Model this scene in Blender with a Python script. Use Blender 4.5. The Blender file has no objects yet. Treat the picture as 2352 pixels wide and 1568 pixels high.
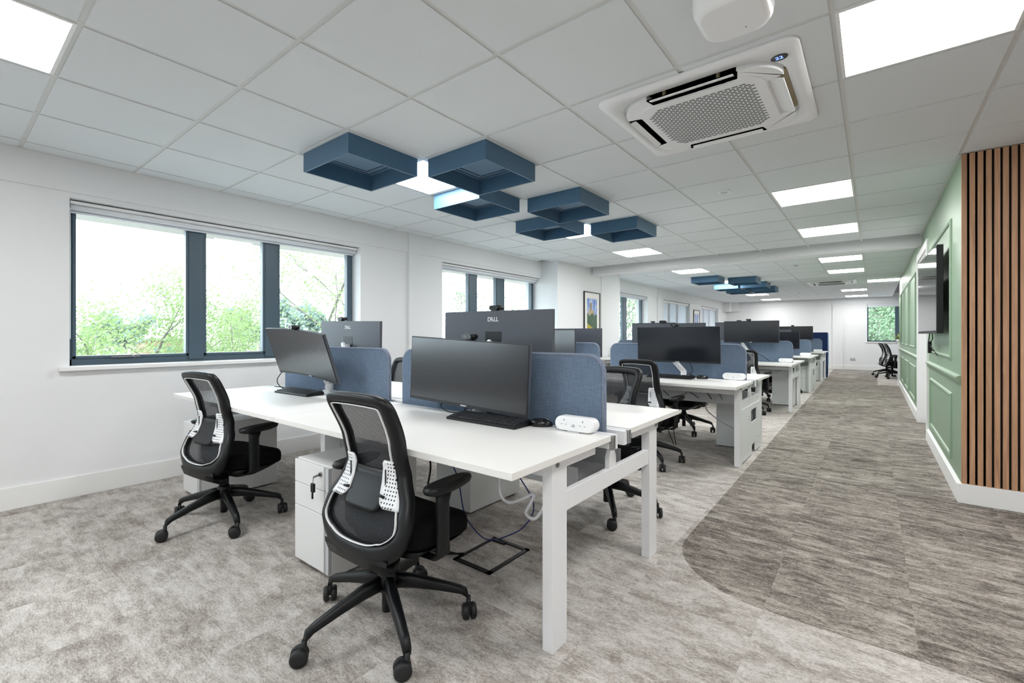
import bpy, math, random
from mathutils import Vector, Matrix
random.seed(7)
scene = bpy.context.scene
COL = scene.collection
PI = math.pi

# ------------------------------------------------------------------ camera, world, exposure
YAW = 0.6665
ZC = 1.16
cam_d = bpy.data.cameras.new('camera')
cam_d.sensor_width = 36.0
cam_d.lens = 36.0 * 1055.36 / 2352.0
cam_d.shift_y = -(784.0 - 770.1) / 2352.0
cam_d.clip_start = 0.05
cam_d.clip_end = 600
cam = bpy.data.objects.new('camera', cam_d)
COL.objects.link(cam)
cam.location = (0, 0, ZC)
cam.rotation_euler = (PI / 2, 0, YAW)
scene.camera = cam

world = bpy.data.worlds.new('overcast_sky')
scene.world = world
world.use_nodes = True
wn = world.node_tree.nodes
wb = wn['Background']
wb.inputs['Color'].default_value = (0.80, 0.905, 1.0, 1)
wb.inputs['Strength'].default_value = 10.5
PANEL_STRENGTH = 27.0

scene.view_settings.view_transform = 'Standard'
scene.view_settings.look = 'None'
scene.view_settings.exposure = 0.0
scene.view_settings.gamma = 1.0
scene.view_settings.use_curve_mapping = False
scene.cycles.use_denoising = True
scene.cycles.use_light_tree = False
scene.cycles.caustics_reflective = False
scene.cycles.caustics_refractive = False
scene.cycles.max_bounces = 7
scene.cycles.diffuse_bounces = 5
scene.cycles.transparent_max_bounces = 16
scene.cycles.sample_clamp_indirect = 12.0
scene.cycles.use_adaptive_sampling = True
scene.cycles.adaptive_threshold = 0.08

CE = ZC + 2.0973 * 0.6          # ceiling height


def P(X, Y, Z):                  # pixel of a world point (2352 frame), only used to rank pieces by size in view
    s, c = math.sin(YAW), math.cos(YAW)
    d = -s * X + c * Y
    if d < 0.05:
        return None
    return (1176 + 1055.36 * (c * X + s * Y) / d, 770.1 - 1055.36 * (Z - ZC) / d, d)


# ------------------------------------------------------------------ materials
def lin(c):
    return tuple(((v / 255.0) / 12.92 if v / 255.0 <= 0.04045 else ((v / 255.0 + 0.055) / 1.055) ** 2.4) for v in c)


MATS = {}


class NT:
    def __init__(self, mat):
        self.t = mat.node_tree
        self.n = self.t.nodes
        self.l = self.t.links

    def new(self, kind, **kw):
        nd = self.n.new(kind)
        for k, v in kw.items():
            setattr(nd, k, v)
        return nd

    def link(self, a, b):
        self.l.new(a, b)

    def math(self, op, a, b=None, c=None, clamp=False):
        nd = self.n.new('ShaderNodeMath')
        nd.operation = op
        nd.use_clamp = clamp
        for i, v in enumerate((a, b, c)):
            if v is None:
                continue
            if hasattr(v, 'is_output') or hasattr(v, 'links'):
                self.l.new(v, nd.inputs[i])
            else:
                nd.inputs[i].default_value = v
        return nd.outputs[0]

    def mix(self, f, a, b, mode='MIX'):
        nd = self.n.new('ShaderNodeMix')
        nd.data_type = 'RGBA'
        nd.blend_type = mode
        for i, v in ((0, f), (6, a), (7, b)):
            if hasattr(v, 'links'):
                self.l.new(v, nd.inputs[i])
            elif i == 0:
                nd.inputs[0].default_value = v
            else:
                nd.inputs[i].default_value = (*v, 1)
        return nd.outputs[2]


def pm(name, col, rough=0.5, metal=0.0, spec=0.5, noise=None, bump=None, trans=None):
    """plain procedural Principled material: noise=(scale, amount) colour mottling, bump=(scale, strength)"""
    if name in MATS:
        return MATS[name]
    m = bpy.data.materials.new(name)
    m.use_nodes = True
    nt = NT(m)
    b = nt.n['Principled BSDF']
    c = lin(col)
    b.inputs['Base Color'].default_value = (*c, 1)
    b.inputs['Roughness'].default_value = rough
    b.inputs['Metallic'].default_value = metal
    b.inputs['Specular IOR Level'].default_value = spec
    if noise or bump:
        tc = nt.new('ShaderNodeTexCoord')
    if noise:
        tx = nt.new('ShaderNodeTexNoise')
        tx.inputs['Scale'].default_value = noise[0]
        tx.inputs['Detail'].default_value = 4
        nt.link(tc.outputs['Object'], tx.inputs['Vector'])
        a = tuple(max(0, v * (1 - noise[1])) for v in c)
        d = tuple(min(1, v * (1 + noise[1])) for v in c)
        nt.link(nt.mix(tx.outputs['Fac'], a, d), b.inputs['Base Color'])
    if bump:
        t2 = nt.new('ShaderNodeTexNoise')
        t2.inputs['Scale'].default_value = bump[0]
        t2.inputs['Detail'].default_value = 3
        nt.link(tc.outputs['Object'], t2.inputs['Vector'])
        bp = nt.new('ShaderNodeBump')
        bp.inputs['Strength'].default_value = bump[1]
        bp.inputs['Distance'].default_value = 0.002
        nt.link(t2.outputs['Fac'], bp.inputs['Height'])
        nt.link(bp.outputs['Normal'], b.inputs['Normal'])
    MATS[name] = m
    return m


M = {}
M['wall'] = pm('wall_paint', (230, 231, 232), 0.75, noise=(3, 0.012), bump=(180, 0.05))
M['trim'] = pm('trim_paint', (236, 236, 235), 0.45, noise=(5, 0.01))
M['tile'] = pm('ceiling_tile_face', (220, 224, 226), 0.9, noise=(40, 0.015), bump=(400, 0.15))
M['tee'] = pm('ceiling_tee_paint', (212, 213, 211), 0.5, noise=(10, 0.01))
M['void'] = pm('ceiling_void', (120, 120, 120), 0.9, noise=(5, 0.05))
M['green'] = pm('sage_green_paint', (134, 157, 132), 0.42, noise=(3, 0.02), bump=(150, 0.04))
M['desk'] = pm('desk_laminate', (232, 231, 228), 0.42, noise=(8, 0.008), bump=(300, 0.03))
M['frame'] = pm('desk_frame_white', (230, 231, 233), 0.4, noise=(12, 0.01))
M['tray'] = pm('tray_grey', (196, 199, 201), 0.5, noise=(10, 0.02))
M['alu'] = pm('aluminium_profile', (185, 188, 190), 0.3, 0.9, noise=(40, 0.08))
M['steel'] = pm('steel_bolt', (150, 153, 155), 0.3, 1.0, noise=(60, 0.08))
M['black'] = pm('black_plastic', (13, 15, 18), 0.42, spec=0.35, noise=(30, 0.08), bump=(500, 0.06))
M['blackgloss'] = pm('black_gloss_plastic', (14, 15, 17), 0.2, noise=(30, 0.05))
M['blackmatte'] = pm('black_matte', (12, 12, 13), 0.8, noise=(20, 0.1))
M['seat'] = pm('black_seat_fabric', (14, 14, 16), 0.95, spec=0.15, noise=(300, 0.25), bump=(900, 0.2))
M['rubber'] = pm('caster_rubber', (22, 24, 26), 0.55, noise=(40, 0.1))
M['whiteplastic'] = pm('white_plastic', (238, 239, 240), 0.35, noise=(20, 0.008))
M['greytrim'] = pm('grey_plastic_trim', (190, 194, 198), 0.4, noise=(20, 0.02))
M['monback'] = pm('monitor_back_plastic', (78, 82, 90), 0.5, noise=(30, 0.03), bump=(700, 0.05))
M['bezel'] = pm('monitor_bezel', (26, 29, 33), 0.4, noise=(30, 0.05))
M['screen'] = pm('monitor_screen_glass', (12, 17, 25), 0.2, spec=0.9, noise=(2, 0.05))
M['tvscreen'] = pm('television_screen_glass', (8, 9, 10), 0.06, spec=0.9, noise=(2, 0.05))
M['logo'] = pm('logo_white', (236, 238, 240), 0.4, noise=(30, 0.01))
M['anth'] = pm('window_frame_anthracite', (72, 90, 102), 0.36, noise=(12, 0.04))
M['blind'] = pm('roller_blind_fabric', (228, 231, 236), 0.8, noise=(120, 0.012))
M['keytop'] = pm('key_tops', (30, 32, 36), 0.5, noise=(30, 0.08))
M['pedestal'] = pm('pedestal_steel_white', (228, 229, 229), 0.42, noise=(15, 0.01))
M['cablew'] = pm('cable_white', (225, 227, 232), 0.4, noise=(20, 0.02))
M['cableb'] = pm('cable_blue', (36, 52, 120), 0.45, noise=(20, 0.05))
M['tan'] = pm('vent_flap_tan', (160, 146, 118), 0.6, noise=(20, 0.05))
M['dark'] = pm('vent_dark', (96, 96, 93), 0.8, noise=(20, 0.1))
M['slot'] = pm('grille_slot_grey', (112, 115, 116), 0.7, noise=(20, 0.05))
M['frameblack'] = pm('picture_frame_black', (20, 18, 17), 0.4, noise=(20, 0.1))
M['mount'] = pm('picture_mount_card', (235, 234, 230), 0.8, noise=(30, 0.01))
M['navy'] = pm('navy_felt', (38, 54, 92), 0.9, spec=0.2, noise=(200, 0.12))
M['lightblue'] = pm('light_blue_edge', (140, 170, 215), 0.8, noise=(60, 0.05))
M['leafy'] = pm('potted_leaf', (150, 160, 60), 0.5, noise=(12, 0.35))
M['pot'] = pm('plant_pot', (225, 224, 220), 0.5, noise=(10, 0.03))
M['bark'] = pm('tree_bark', (108, 103, 97), 0.9, noise=(14, 0.25), bump=(60, 0.5))
M['brick'] = pm('pale_brick', (128, 100, 86), 0.9, noise=(8, 0.12))
M['asphalt'] = pm('outside_paving', (128, 127, 124), 0.9, noise=(0.4, 0.08))
M['roofing'] = pm('roof_grey', (110, 111, 114), 0.8, noise=(2, 0.08))
M['carpaint'] = pm('car_paint', (120, 126, 140), 0.3, noise=(3, 0.05))
M['keyblue'] = pm('blue_key_tag', (40, 70, 190), 0.4, noise=(20, 0.05))


def emit_mat(name, col, strength):
    m = bpy.data.materials.new(name)
    m.use_nodes = True
    nt = NT(m)
    b = nt.n['Principled BSDF']
    b.inputs['Base Color'].default_value = (0.8, 0.8, 0.8, 1)
    b.inputs['Emission Color'].default_value = (*col, 1)
    b.inputs['Emission Strength'].default_value = strength
    MATS[name] = m
    return m


M['led'] = emit_mat('led_diffuser', (0.99, 0.99, 0.98), PANEL_STRENGTH)
M['bluedigit'] = emit_mat('blue_digit', (0.08, 0.2, 1.0), 3.0)


def felt(name, col, weave=True):
    m = bpy.data.materials.new(name)
    m.use_nodes = True
    nt = NT(m)
    b = nt.n['Principled BSDF']
    b.inputs['Roughness'].default_value = 0.92
    b.inputs['Specular IOR Level'].default_value = 0.2
    if not weave:
        b.inputs['Roughness'].default_value = 0.6
        b.inputs['Specular IOR Level'].default_value = 0.55
        b.inputs['Sheen Weight'].default_value = 0.25
    tc = nt.new('ShaderNodeTexCoord')
    c = lin(col)
    out = None
    for i, sc in enumerate(((18, 60, 900), (900, 60, 18)) if weave else ((260, 260, 260),)):
        mp = nt.new('ShaderNodeMapping')
        mp.inputs['Scale'].default_value = sc
        nt.link(tc.outputs['Object'], mp.inputs['Vector'])
        tx = nt.new('ShaderNodeTexNoise')
        tx.inputs['Scale'].default_value = 1.0
        tx.inputs['Detail'].default_value = 3
        nt.link(mp.outputs['Vector'], tx.inputs['Vector'])
        out = tx.outputs['Fac'] if out is None else nt.math('MULTIPLY_ADD', nt.math('ADD', out, tx.outputs['Fac']), 0.5, 0.0)
    k = nt.math('MULTIPLY_ADD', out, 3.4, -1.2, clamp=True) if weave else nt.math('MULTIPLY_ADD', out, 2.0, -0.5, clamp=True)
    lo, hi = (0.62, 1.38) if weave else (0.75, 1.25)
    nt.link(nt.mix(k, tuple(v * lo for v in c), tuple(min(1, v * hi) for v in c)), b.inputs['Base Color'])
    bp = nt.new('ShaderNodeBump')
    bp.inputs['Strength'].default_value = 0.25
    bp.inputs['Distance'].default_value = 0.001
    nt.link(out, bp.inputs['Height'])
    nt.link(bp.outputs['Normal'], b.inputs['Normal'])
    MATS[name] = m
    return m


M['screenfab'] = felt('blue_screen_fabric', (106, 122, 142))
M['screenedge'] = felt('blue_grey_edge_fabric', (122, 132, 150))
M['baffle'] = felt('blue_acoustic_felt', (60, 100, 130), weave=False)


def wood():
    m = bpy.data.materials.new('oak_slat')
    m.use_nodes = True
    nt = NT(m)
    b = nt.n['Principled BSDF']
    b.inputs['Roughness'].default_value = 0.55
    tc = nt.new('ShaderNodeTexCoord')
    oi = nt.new('ShaderNodeObjectInfo')
    off = nt.new('ShaderNodeCombineXYZ')
    nt.link(nt.math('MULTIPLY', oi.outputs['Random'], 37.0), off.inputs['X'])
    nt.link(nt.math('MULTIPLY', oi.outputs['Random'], 91.0), off.inputs['Z'])
    va = nt.new('ShaderNodeVectorMath', operation='ADD')
    nt.link(tc.outputs['Object'], va.inputs[0])
    nt.link(off.outputs[0], va.inputs[1])
    mp = nt.new('ShaderNodeMapping')
    mp.inputs['Scale'].default_value = (70, 70, 3.2)
    nt.link(va.outputs[0], mp.inputs['Vector'])
    tx = nt.new('ShaderNodeTexNoise')
    tx.inputs['Scale'].default_value = 1.0
    tx.inputs['Detail'].default_value = 5
    tx.inputs['Distortion'].default_value = 0.6
    nt.link(mp.outputs['Vector'], tx.inputs['Vector'])
    cr = nt.new('ShaderNodeValToRGB')
    cr.color_ramp.elements[0].position = 0.3
    cr.color_ramp.elements[0].color = (*lin((166, 124, 94)), 1)
    cr.color_ramp.elements[1].position = 0.72
    cr.color_ramp.elements[1].color = (*lin((208, 164, 128)), 1)
    nt.link(tx.outputs['Fac'], cr.inputs['Fac'])
    k = nt.math('MULTIPLY_ADD', oi.outputs['Random'], 0.25, 0.0)
    nt.link(nt.mix(k, cr.outputs['Color'], lin((152, 114, 86))), b.inputs['Base Color'])
    MATS['oak_slat'] = m
    return m


M['wood'] = wood()


def carpet():
    m = bpy.data.materials.new('carpet_tile_pile')
    m.use_nodes = True
    nt = NT(m)
    b = nt.n['Principled BSDF']
    b.inputs['Roughness'].default_value = 0.97
    b.inputs['Specular IOR Level'].default_value = 0.1
    g = nt.new('ShaderNodeNewGeometry')
    sp = nt.new('ShaderNodeSeparateXYZ')
    nt.link(g.outputs['Position'], sp.inputs[0])
    X, Y = sp.outputs['X'], sp.outputs['Y']
    # tile index -> hash
    fx = nt.math('FLOOR', nt.math('DIVIDE', nt.math('ADD', X, 20.37), 0.5))
    fy = nt.math('FLOOR', nt.math('DIVIDE', nt.math('ADD', Y, 10.0), 0.5))
    cx = nt.new('ShaderNodeCombineXYZ')
    nt.link(fx, cx.inputs['X'])
    nt.link(fy, cx.inputs['Y'])
    wnz = nt.new('ShaderNodeTexWhiteNoise')
    nt.link(cx.outputs[0], wnz.inputs['Vector'])
    # dark walkway region: rounded corner near the first bench, straight along the aisle, small light patch at the far right
    x0 = nt.math('MULTIPLY_ADD', Y, -0.014, -0.805)
    r = 0.5
    dx = nt.math('MAXIMUM', nt.math('SUBTRACT', r, nt.math('SUBTRACT', X, x0)), 0.0)
    dy = nt.math('MAXIMUM', nt.math('SUBTRACT', r, nt.math('SUBTRACT', Y, 2.185)), 0.0)
    dist = nt.math('SQRT', nt.math('ADD', nt.math('MULTIPLY', dx, dx), nt.math('MULTIPLY', dy, dy)))
    darkm = nt.math('LESS_THAN', dist, r)
    patch = nt.math('MULTIPLY', nt.math('GREATER_THAN', X, 0.08), nt.math('GREATER_THAN', Y, 13.8))
    darkm = nt.math('MULTIPLY', darkm, nt.math('SUBTRACT', 1.0, patch))

    def noise(scale, detail, rough=0.6, dist_=0.0, hashed=0.0):
        src = g.outputs['Position']
        if hashed:
            sc = nt.new('ShaderNodeVectorMath', operation='SCALE')
            sc.inputs['Scale'].default_value = hashed
            nt.link(wnz.outputs['Color'], sc.inputs[0])
            ad = nt.new('ShaderNodeVectorMath', operation='ADD')
            nt.link(src, ad.inputs[0])
            nt.link(sc.outputs[0], ad.inputs[1])
            src = ad.outputs[0]
        mp = nt.new('ShaderNodeMapping')
        mp.inputs['Scale'].default_value = scale
        nt.link(src, mp.inputs['Vector'])
        tx = nt.new('ShaderNodeTexNoise')
        tx.inputs['Scale'].default_value = 1.0
        tx.inputs['Detail'].default_value = detail
        tx.inputs['Roughness'].default_value = rough
        tx.inputs['Distortion'].default_value = dist_
        nt.link(mp.outputs['Vector'], tx.inputs['Vector'])
        return tx.outputs['Fac']

    streak = noise((4.6, 16.0, 1), 6, 0.76, 0.9, 6.0)
    blotch = noise((5.0, 8.0, 1), 4, 0.7, 0.4, 3.0)
    patchy = noise((14.0, 34.0, 1), 4, 0.8, 0.5)
    fine = noise((420, 420, 420), 1)
    fine2 = noise((64, 150, 64), 3, 0.85)
    warm = noise((1.4, 2.2, 1), 2)
    tone = nt.math('MULTIPLY_ADD', streak, nt.math('MULTIPLY_ADD', darkm, 0.22, 0.40), nt.math('MULTIPLY', blotch, nt.math('MULTIPLY_ADD', darkm, -0.22, 0.38)))
    tone = nt.math('MULTIPLY_ADD', patchy, 0.22, tone)
    tone = nt.math('ADD', tone, nt.math('MULTIPLY_ADD', wnz.outputs['Value'], 0.04, -0.02))
    tone = nt.math('ADD', tone, nt.math('MULTIPLY_ADD', fine, 0.34, -0.17))
    tone = nt.math('ADD', tone, nt.math('MULTIPLY_ADD', fine2, 0.50, -0.25))

    def ramp(stops):
        cr = nt.new('ShaderNodeValToRGB')
        e = cr.color_ramp.elements
        e[0].position, e[0].color = stops[0][0], (*lin(stops[0][1]), 1)
        e[1].position, e[1].color = stops[-1][0], (*lin(stops[-1][1]), 1)
        for p, c in stops[1:-1]:
            n = e.new(p)
            n.color = (*lin(c), 1)
        nt.link(tone, cr.inputs['Fac'])
        return cr.outputs['Color']
    light = ramp([(0.35, (124, 116, 110)), (0.455, (160, 154, 148)), (0.525, (188, 183, 178)), (0.62, (212, 209, 205))])
    darkc = ramp([(0.36, (70, 65, 62)), (0.445, (104, 98, 93)), (0.515, (142, 135, 127)), (0.62, (180, 174, 166))])
    light = nt.mix(nt.math('MULTIPLY', warm, 0.12), light, lin((172, 160, 148)))
    nt.link(nt.mix(darkm, light, darkc), b.inputs['Base Color'])
    bp = nt.new('ShaderNodeBump')
    bp.inputs['Strength'].default_value = 0.5
    bp.inputs['Distance'].default_value = 0.003
    nt.link(fine, bp.inputs['Height'])
    nt.link(bp.outputs['Normal'], b.inputs['Normal'])
    MATS['carpet'] = m
    return m


M['carpet'] = carpet()


def mesh_fabric():
    m = bpy.data.materials.new('chair_mesh')
    m.use_nodes = True
    nt = NT(m)
    b = nt.n['Principled BSDF']
    b.inputs['Base Color'].default_value = (*lin((30, 33, 38)), 1)
    b.inputs['Roughness'].default_value = 0.7
    tc = nt.new('ShaderNodeTexCoord')
    sp = nt.new('ShaderNodeSeparateXYZ')
    nt.link(tc.outputs['Object'], sp.inputs[0])
    k = 2 * PI / 0.0046
    sx = nt.math('SINE', nt.math('MULTIPLY', sp.outputs['X'], k))
    sz = nt.math('SINE', nt.math('MULTIPLY', sp.outputs['Z'], k))
    hole = nt.math('GREATER_THAN', nt.math('ADD', sx, sz), 0.85)
    tr = nt.new('ShaderNodeBsdfTransparent')
    mx = nt.new('ShaderNodeMixShader')
    nt.link(nt.math('MULTIPLY', hole, 0.75), mx.inputs[0])
    nt.link(b.outputs[0], mx.inputs[1])
    nt.link(tr.outputs[0], mx.inputs[2])
    out = nt.n['Material Output']
    nt.link(mx.outputs[0], out.inputs['Surface'])
    MATS['chair_mesh'] = m
    return m


M['mesh'] = mesh_fabric()


def lumbar_mat():
    m = bpy.data.materials.new('white_perforated_plastic')
    m.use_nodes = True
    nt = NT(m)
    b = nt.n['Principled BSDF']
    b.inputs['Roughness'].default_value = 0.4
    tc = nt.new('ShaderNodeTexCoord')
    sp = nt.new('ShaderNodeSeparateXYZ')
    nt.link(tc.outputs['Object'], sp.inputs[0])
    p = 0.0135

    def cell(o):
        return nt.math('SUBTRACT', nt.math('FRACT', nt.math('DIVIDE', nt.math('ADD', o, 1.0), p)), 0.5)
    cx, cz = cell(sp.outputs['X']), cell(sp.outputs['Z'])
    d = nt.math('ADD', nt.math('MULTIPLY', cx, cx), nt.math('MULTIPLY', cz, cz))
    ax = nt.math('ABSOLUTE', sp.outputs['X'])
    inside = nt.math('MULTIPLY', nt.math('GREATER_THAN', ax, 0.104), nt.math('GREATER_THAN', 0.175, ax))
    hole = nt.math('MULTIPLY', nt.math('LESS_THAN', d, 0.055), inside)
    nt.link(nt.mix(hole, lin((232, 234, 237)), lin((20, 22, 26))), b.inputs['Base Color'])
    MATS['lumbar'] = m
    return m


M['lumbar'] = lumbar_mat()


def glass_mat():
    m = bpy.data.materials.new('window_glass')
    m.use_nodes = True
    nt = NT(m)
    nt.n.remove(nt.n['Principled BSDF'])
    tr = nt.new('ShaderNodeBsdfTransparent')
    tr.inputs['Color'].default_value = (0.96, 0.985, 0.975, 1)
    gl = nt.new('ShaderNodeBsdfGlossy')
    gl.inputs['Roughness'].default_value = 0.02
    lw = nt.new('ShaderNodeLayerWeight')
    fac = nt.math('MULTIPLY_ADD', nt.math('POWER', lw.outputs['Facing'], 4.0), 0.4, 0.02)
    mx = nt.new('ShaderNodeMixShader')
    nt.link(fac, mx.inputs[0])
    nt.link(tr.outputs[0], mx.inputs[1])
    nt.link(gl.outputs[0], mx.inputs[2])
    nt.link(mx.outputs[0], nt.n['Material Output'].inputs['Surface'])
    MATS['glass'] = m
    return m


M['glass'] = glass_mat()


def leaf_mat(name, c1, c2, tl=0.4):
    m = bpy.data.materials.new(name)
    m.use_nodes = True
    nt = NT(m)
    b = nt.n['Principled BSDF']
    b.inputs['Roughness'].default_value = 0.6
    g = nt.new('ShaderNodeNewGeometry')
    tx = nt.new('ShaderNodeTexNoise')
    tx.inputs['Scale'].default_value = 1.7
    nt.link(g.outputs['Position'], tx.inputs['Vector'])
    k = nt.math('MULTIPLY_ADD', tx.outputs['Fac'], 2.4, -0.7, clamp=True)
    col = nt.mix(k, lin(c1), lin(c2))
    nt.link(col, b.inputs['Base Color'])
    t = nt.new('ShaderNodeBsdfTranslucent')
    nt.link(col, t.inputs['Color'])
    mx = nt.new('ShaderNodeMixShader')
    mx.inputs[0].default_value = tl
    nt.link(b.outputs[0], mx.inputs[1])
    nt.link(t.outputs[0], mx.inputs[2])
    nt.link(mx.outputs[0], nt.n['Material Output'].inputs['Surface'])
    return m


M['leafA'] = leaf_mat('leaf_light_green', (106, 128, 76), (136, 154, 104))
M['leafB'] = leaf_mat('leaf_mid_green', (90, 116, 82), (122, 144, 106))
M['leafC'] = leaf_mat('leaf_far_green', (116, 134, 124), (136, 152, 140))  # green paled to put distance haze into the leaf colour
M['leafD'] = leaf_mat('leaf_dense_green', (100, 128, 98), (150, 170, 138))


def closed_blind_mat():
    m = bpy.data.materials.new('drawn_blind_fabric')
    m.use_nodes = True
    nt = NT(m)
    b = nt.n['Principled BSDF']
    b.inputs['Base Color'].default_value = (0.75, 0.77, 0.8, 1)
    b.inputs['Roughness'].default_value = 0.9
    t = nt.new('ShaderNodeBsdfTranslucent')
    t.inputs['Color'].default_value = (0.8, 0.83, 0.88, 1)
    mx = nt.new('ShaderNodeMixShader')
    mx.inputs[0].default_value = 0.4
    nt.link(b.outputs[0], mx.inputs[1])
    nt.link(t.outputs[0], mx.inputs[2])
    nt.link(mx.outputs[0], nt.n['Material Output'].inputs['Surface'])
    return m


M['drawn'] = closed_blind_mat()


def picture_mat(name, kind):
    """flat print: sky, a pale church tower, trees and a lawn (object X across, Z up, -0.5..0.5 of the print)"""
    m = bpy.data.materials.new(name)
    m.use_nodes = True
    nt = NT(m)
    b = nt.n['Principled BSDF']
    b.inputs['Roughness'].default_value = 0.25
    tc = nt.new('ShaderNodeTexCoord')
    sp = nt.new('ShaderNodeSeparateXYZ')
    nt.link(tc.outputs['Generated'], sp.inputs[0])
    U, V = sp.outputs['Y'], sp.outputs['Z']
    tx = nt.new('ShaderNodeTexNoise')
    tx.inputs['Scale'].default_value = 5
    tx.inputs['Detail'].default_value = 5
    nt.link(tc.outputs['Generated'], tx.inputs['Vector'])
    nz = tx.outputs['Fac']
    sky = nt.mix(nt.math('MULTIPLY_ADD', nz, 3.0, -1.1, clamp=True), lin((64, 108, 190)), lin((200, 214, 232)))
    if kind == 0:
        tw = nt.math('MULTIPLY', nt.math('LESS_THAN', nt.math('ABSOLUTE', nt.math('SUBTRACT', U, 0.38)), 0.10), nt.math('LESS_THAN', V, 0.86))
        tw2 = nt.math('MULTIPLY', nt.math('LESS_THAN', nt.math('ABSOLUTE', nt.math('SUBTRACT', U, 0.42)), 0.30), nt.math('LESS_THAN', V, 0.62))
        c = nt.mix(tw, sky, lin((150, 128, 104)))
        c = nt.mix(tw2, c, lin((176, 156, 120)))
        tree = nt.math('LESS_THAN', V, nt.math('MULTIPLY_ADD', nz, 0.35, 0.32))
        c = nt.mix(tree, c, lin((54, 84, 52)))
        lawn = nt.math('LESS_THAN', nt.math('ADD', V, nt.math('MULTIPLY', U, 0.25)), 0.2)
        c = nt.mix(lawn, c, lin((176, 160, 44)))
    else:
        sea = nt.math('LESS_THAN', V, nt.math('MULTIPLY_ADD', nz, 0.2, 0.12))
        c = nt.mix(sea, sky, lin((186, 166, 140)))
    nt.link(c, b.inputs['Base Color'])
    return m


M['print0'] = picture_mat('tower_print', 0)
M['print1'] = picture_mat('shore_print', 1)


# ------------------------------------------------------------------ mesh builder
class MB:
    def __init__(self):
        self.v, self.f, self.s = [], [], []

    def add(self, vs, fs, smooth=False):
        o = len(self.v)
        self.v += [tuple(p) for p in vs]
        for f in fs:
            self.f.append(tuple(i + o for i in f))
            self.s.append(smooth)
        return self

    def box(self, x0, y0, z0, x1, y1, z1):
        x0, x1 = min(x0, x1), max(x0, x1)
        y0, y1 = min(y0, y1), max(y0, y1)
        z0, z1 = min(z0, z1), max(z0, z1)
        return self.add([(x0, y0, z0), (x1, y0, z0), (x1, y1, z0), (x0, y1, z0), (x0, y0, z1), (x1, y0, z1), (x1, y1, z1), (x0, y1, z1)],
                        [(0, 3, 2, 1), (4, 5, 6, 7), (0, 1, 5, 4), (1, 2, 6, 5), (2, 3, 7, 6), (3, 0, 4, 7)])

    def rings(self, rings, smooth=True, cap=True, closed=False):
        n = len(rings[0])
        vs = [p for r in rings for p in r]
        fs = []
        m = len(rings)
        for i in range(m if closed else m - 1):
            a, b = i * n, ((i + 1) % m) * n
            for j in range(n):
                k = (j + 1) % n
                fs.append((a + j, a + k, b + k, b + j))
        self.add(vs, fs, smooth)
        if cap and not closed:
            o = len(self.v) - len(vs)
            self.f.append(tuple(o + j for j in reversed(range(n))))
            self.s.append(False)
            self.f.append(tuple(o + (m - 1) * n + j for j in range(n)))
            self.s.append(False)
        return self

    def tube(self, pts, r, n=8, cap=True, smooth=True):
        pts = [Vector(p) for p in pts]
        rs = r if isinstance(r, (list, tuple)) else [r] * len(pts)
        rings = []
        prev = None
        for i, p in enumerate(pts):
            t = (pts[min(i + 1, len(pts) - 1)] - pts[max(i - 1, 0)]).normalized()
            if prev is None:
                ref = Vector((0, 0, 1)) if abs(t.z) < 0.9 else Vector((1, 0, 0))
                a = t.cross(ref).normalized()
            else:
                a = (prev - t * prev.dot(t)).normalized()
            prev = a
            b = t.cross(a)
            rings.append([p + (a * math.cos(2 * PI * k / n) + b * math.sin(2 * PI * k / n)) * rs[i] for k in range(n)])
        return self.rings(rings, smooth, cap)

    def cyl(self, a, b, r, n=16, r2=None):
        return self.tube([a, b], [r, r if r2 is None else r2], n)

    def lathe(self, prof, n=20, c=(0, 0, 0), smooth=True):
        rings = [[(c[0] + r * math.cos(2 * PI * k / n), c[1] + r * math.sin(2 * PI * k / n), c[2] + z) for k in range(n)] for r, z in prof]
        return self.rings(rings, smooth, True)

    def prism(self, poly, axis, a0, a1, smooth=False):
        """poly in the two other axes (x->(y,z), y->(x,z), z->(x,y))"""
        def mk(p, a):
            return {'x': (a, p[0], p[1]), 'y': (p[0], a, p[1]), 'z': (p[0], p[1], a)}[axis]
        n = len(poly)
        vs = [mk(p, a0) for p in poly] + [mk(p, a1) for p in poly]
        fs = [tuple(range(n)), tuple(range(2 * n - 1, n - 1, -1))]
        o = len(self.v)
        self.v += vs
        for f in fs:
            self.f.append(tuple(i + o for i in f))
            self.s.append(False)
        for i in range(n):
            j = (i + 1) % n
            self.f.append((o + i, o + i + n, o + j + n, o + j))
            self.s.append(smooth)
        return self

    def grid(self, fn, nu, nv, smooth=True):
        vs = [fn(i / nu, j / nv) for j in range(nv + 1) for i in range(nu + 1)]
        fs = [(j * (nu + 1) + i, j * (nu + 1) + i + 1, (j + 1) * (nu + 1) + i + 1, (j + 1) * (nu + 1) + i) for j in range(nv) for i in range(nu)]
        return self.add(vs, fs, smooth)

    def xf(self, mat):
        self.v = [tuple(mat @ Vector(p)) for p in self.v]
        return self

    def mesh(self, name, mat):
        me = bpy.data.meshes.new(name)
        me.from_pydata(self.v, [], self.f)
        me.polygons.foreach_set('use_smooth', self.s)
        me.materials.append(mat)
        me.update()
        return me

    def build(self, name, mat, parent=None, loc=(0, 0, 0), bevel=0, fix=True):
        me = self.mesh(name, mat)
        if fix:
            import bmesh
            bm = bmesh.new()
            bm.from_mesh(me)
            bmesh.ops.recalc_face_normals(bm, faces=bm.faces)
            bm.to_mesh(me)
            bm.free()
        o = bpy.data.objects.new(name, me)
        COL.objects.link(o)
        o.parent = parent
        o.location = loc
        if bevel:
            b = o.modifiers.new('bevel', 'BEVEL')
            b.width = bevel
            b.segments = 2
            b.limit_method = 'ANGLE'
            b.angle_limit = math.radians(40)
        return o


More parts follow.
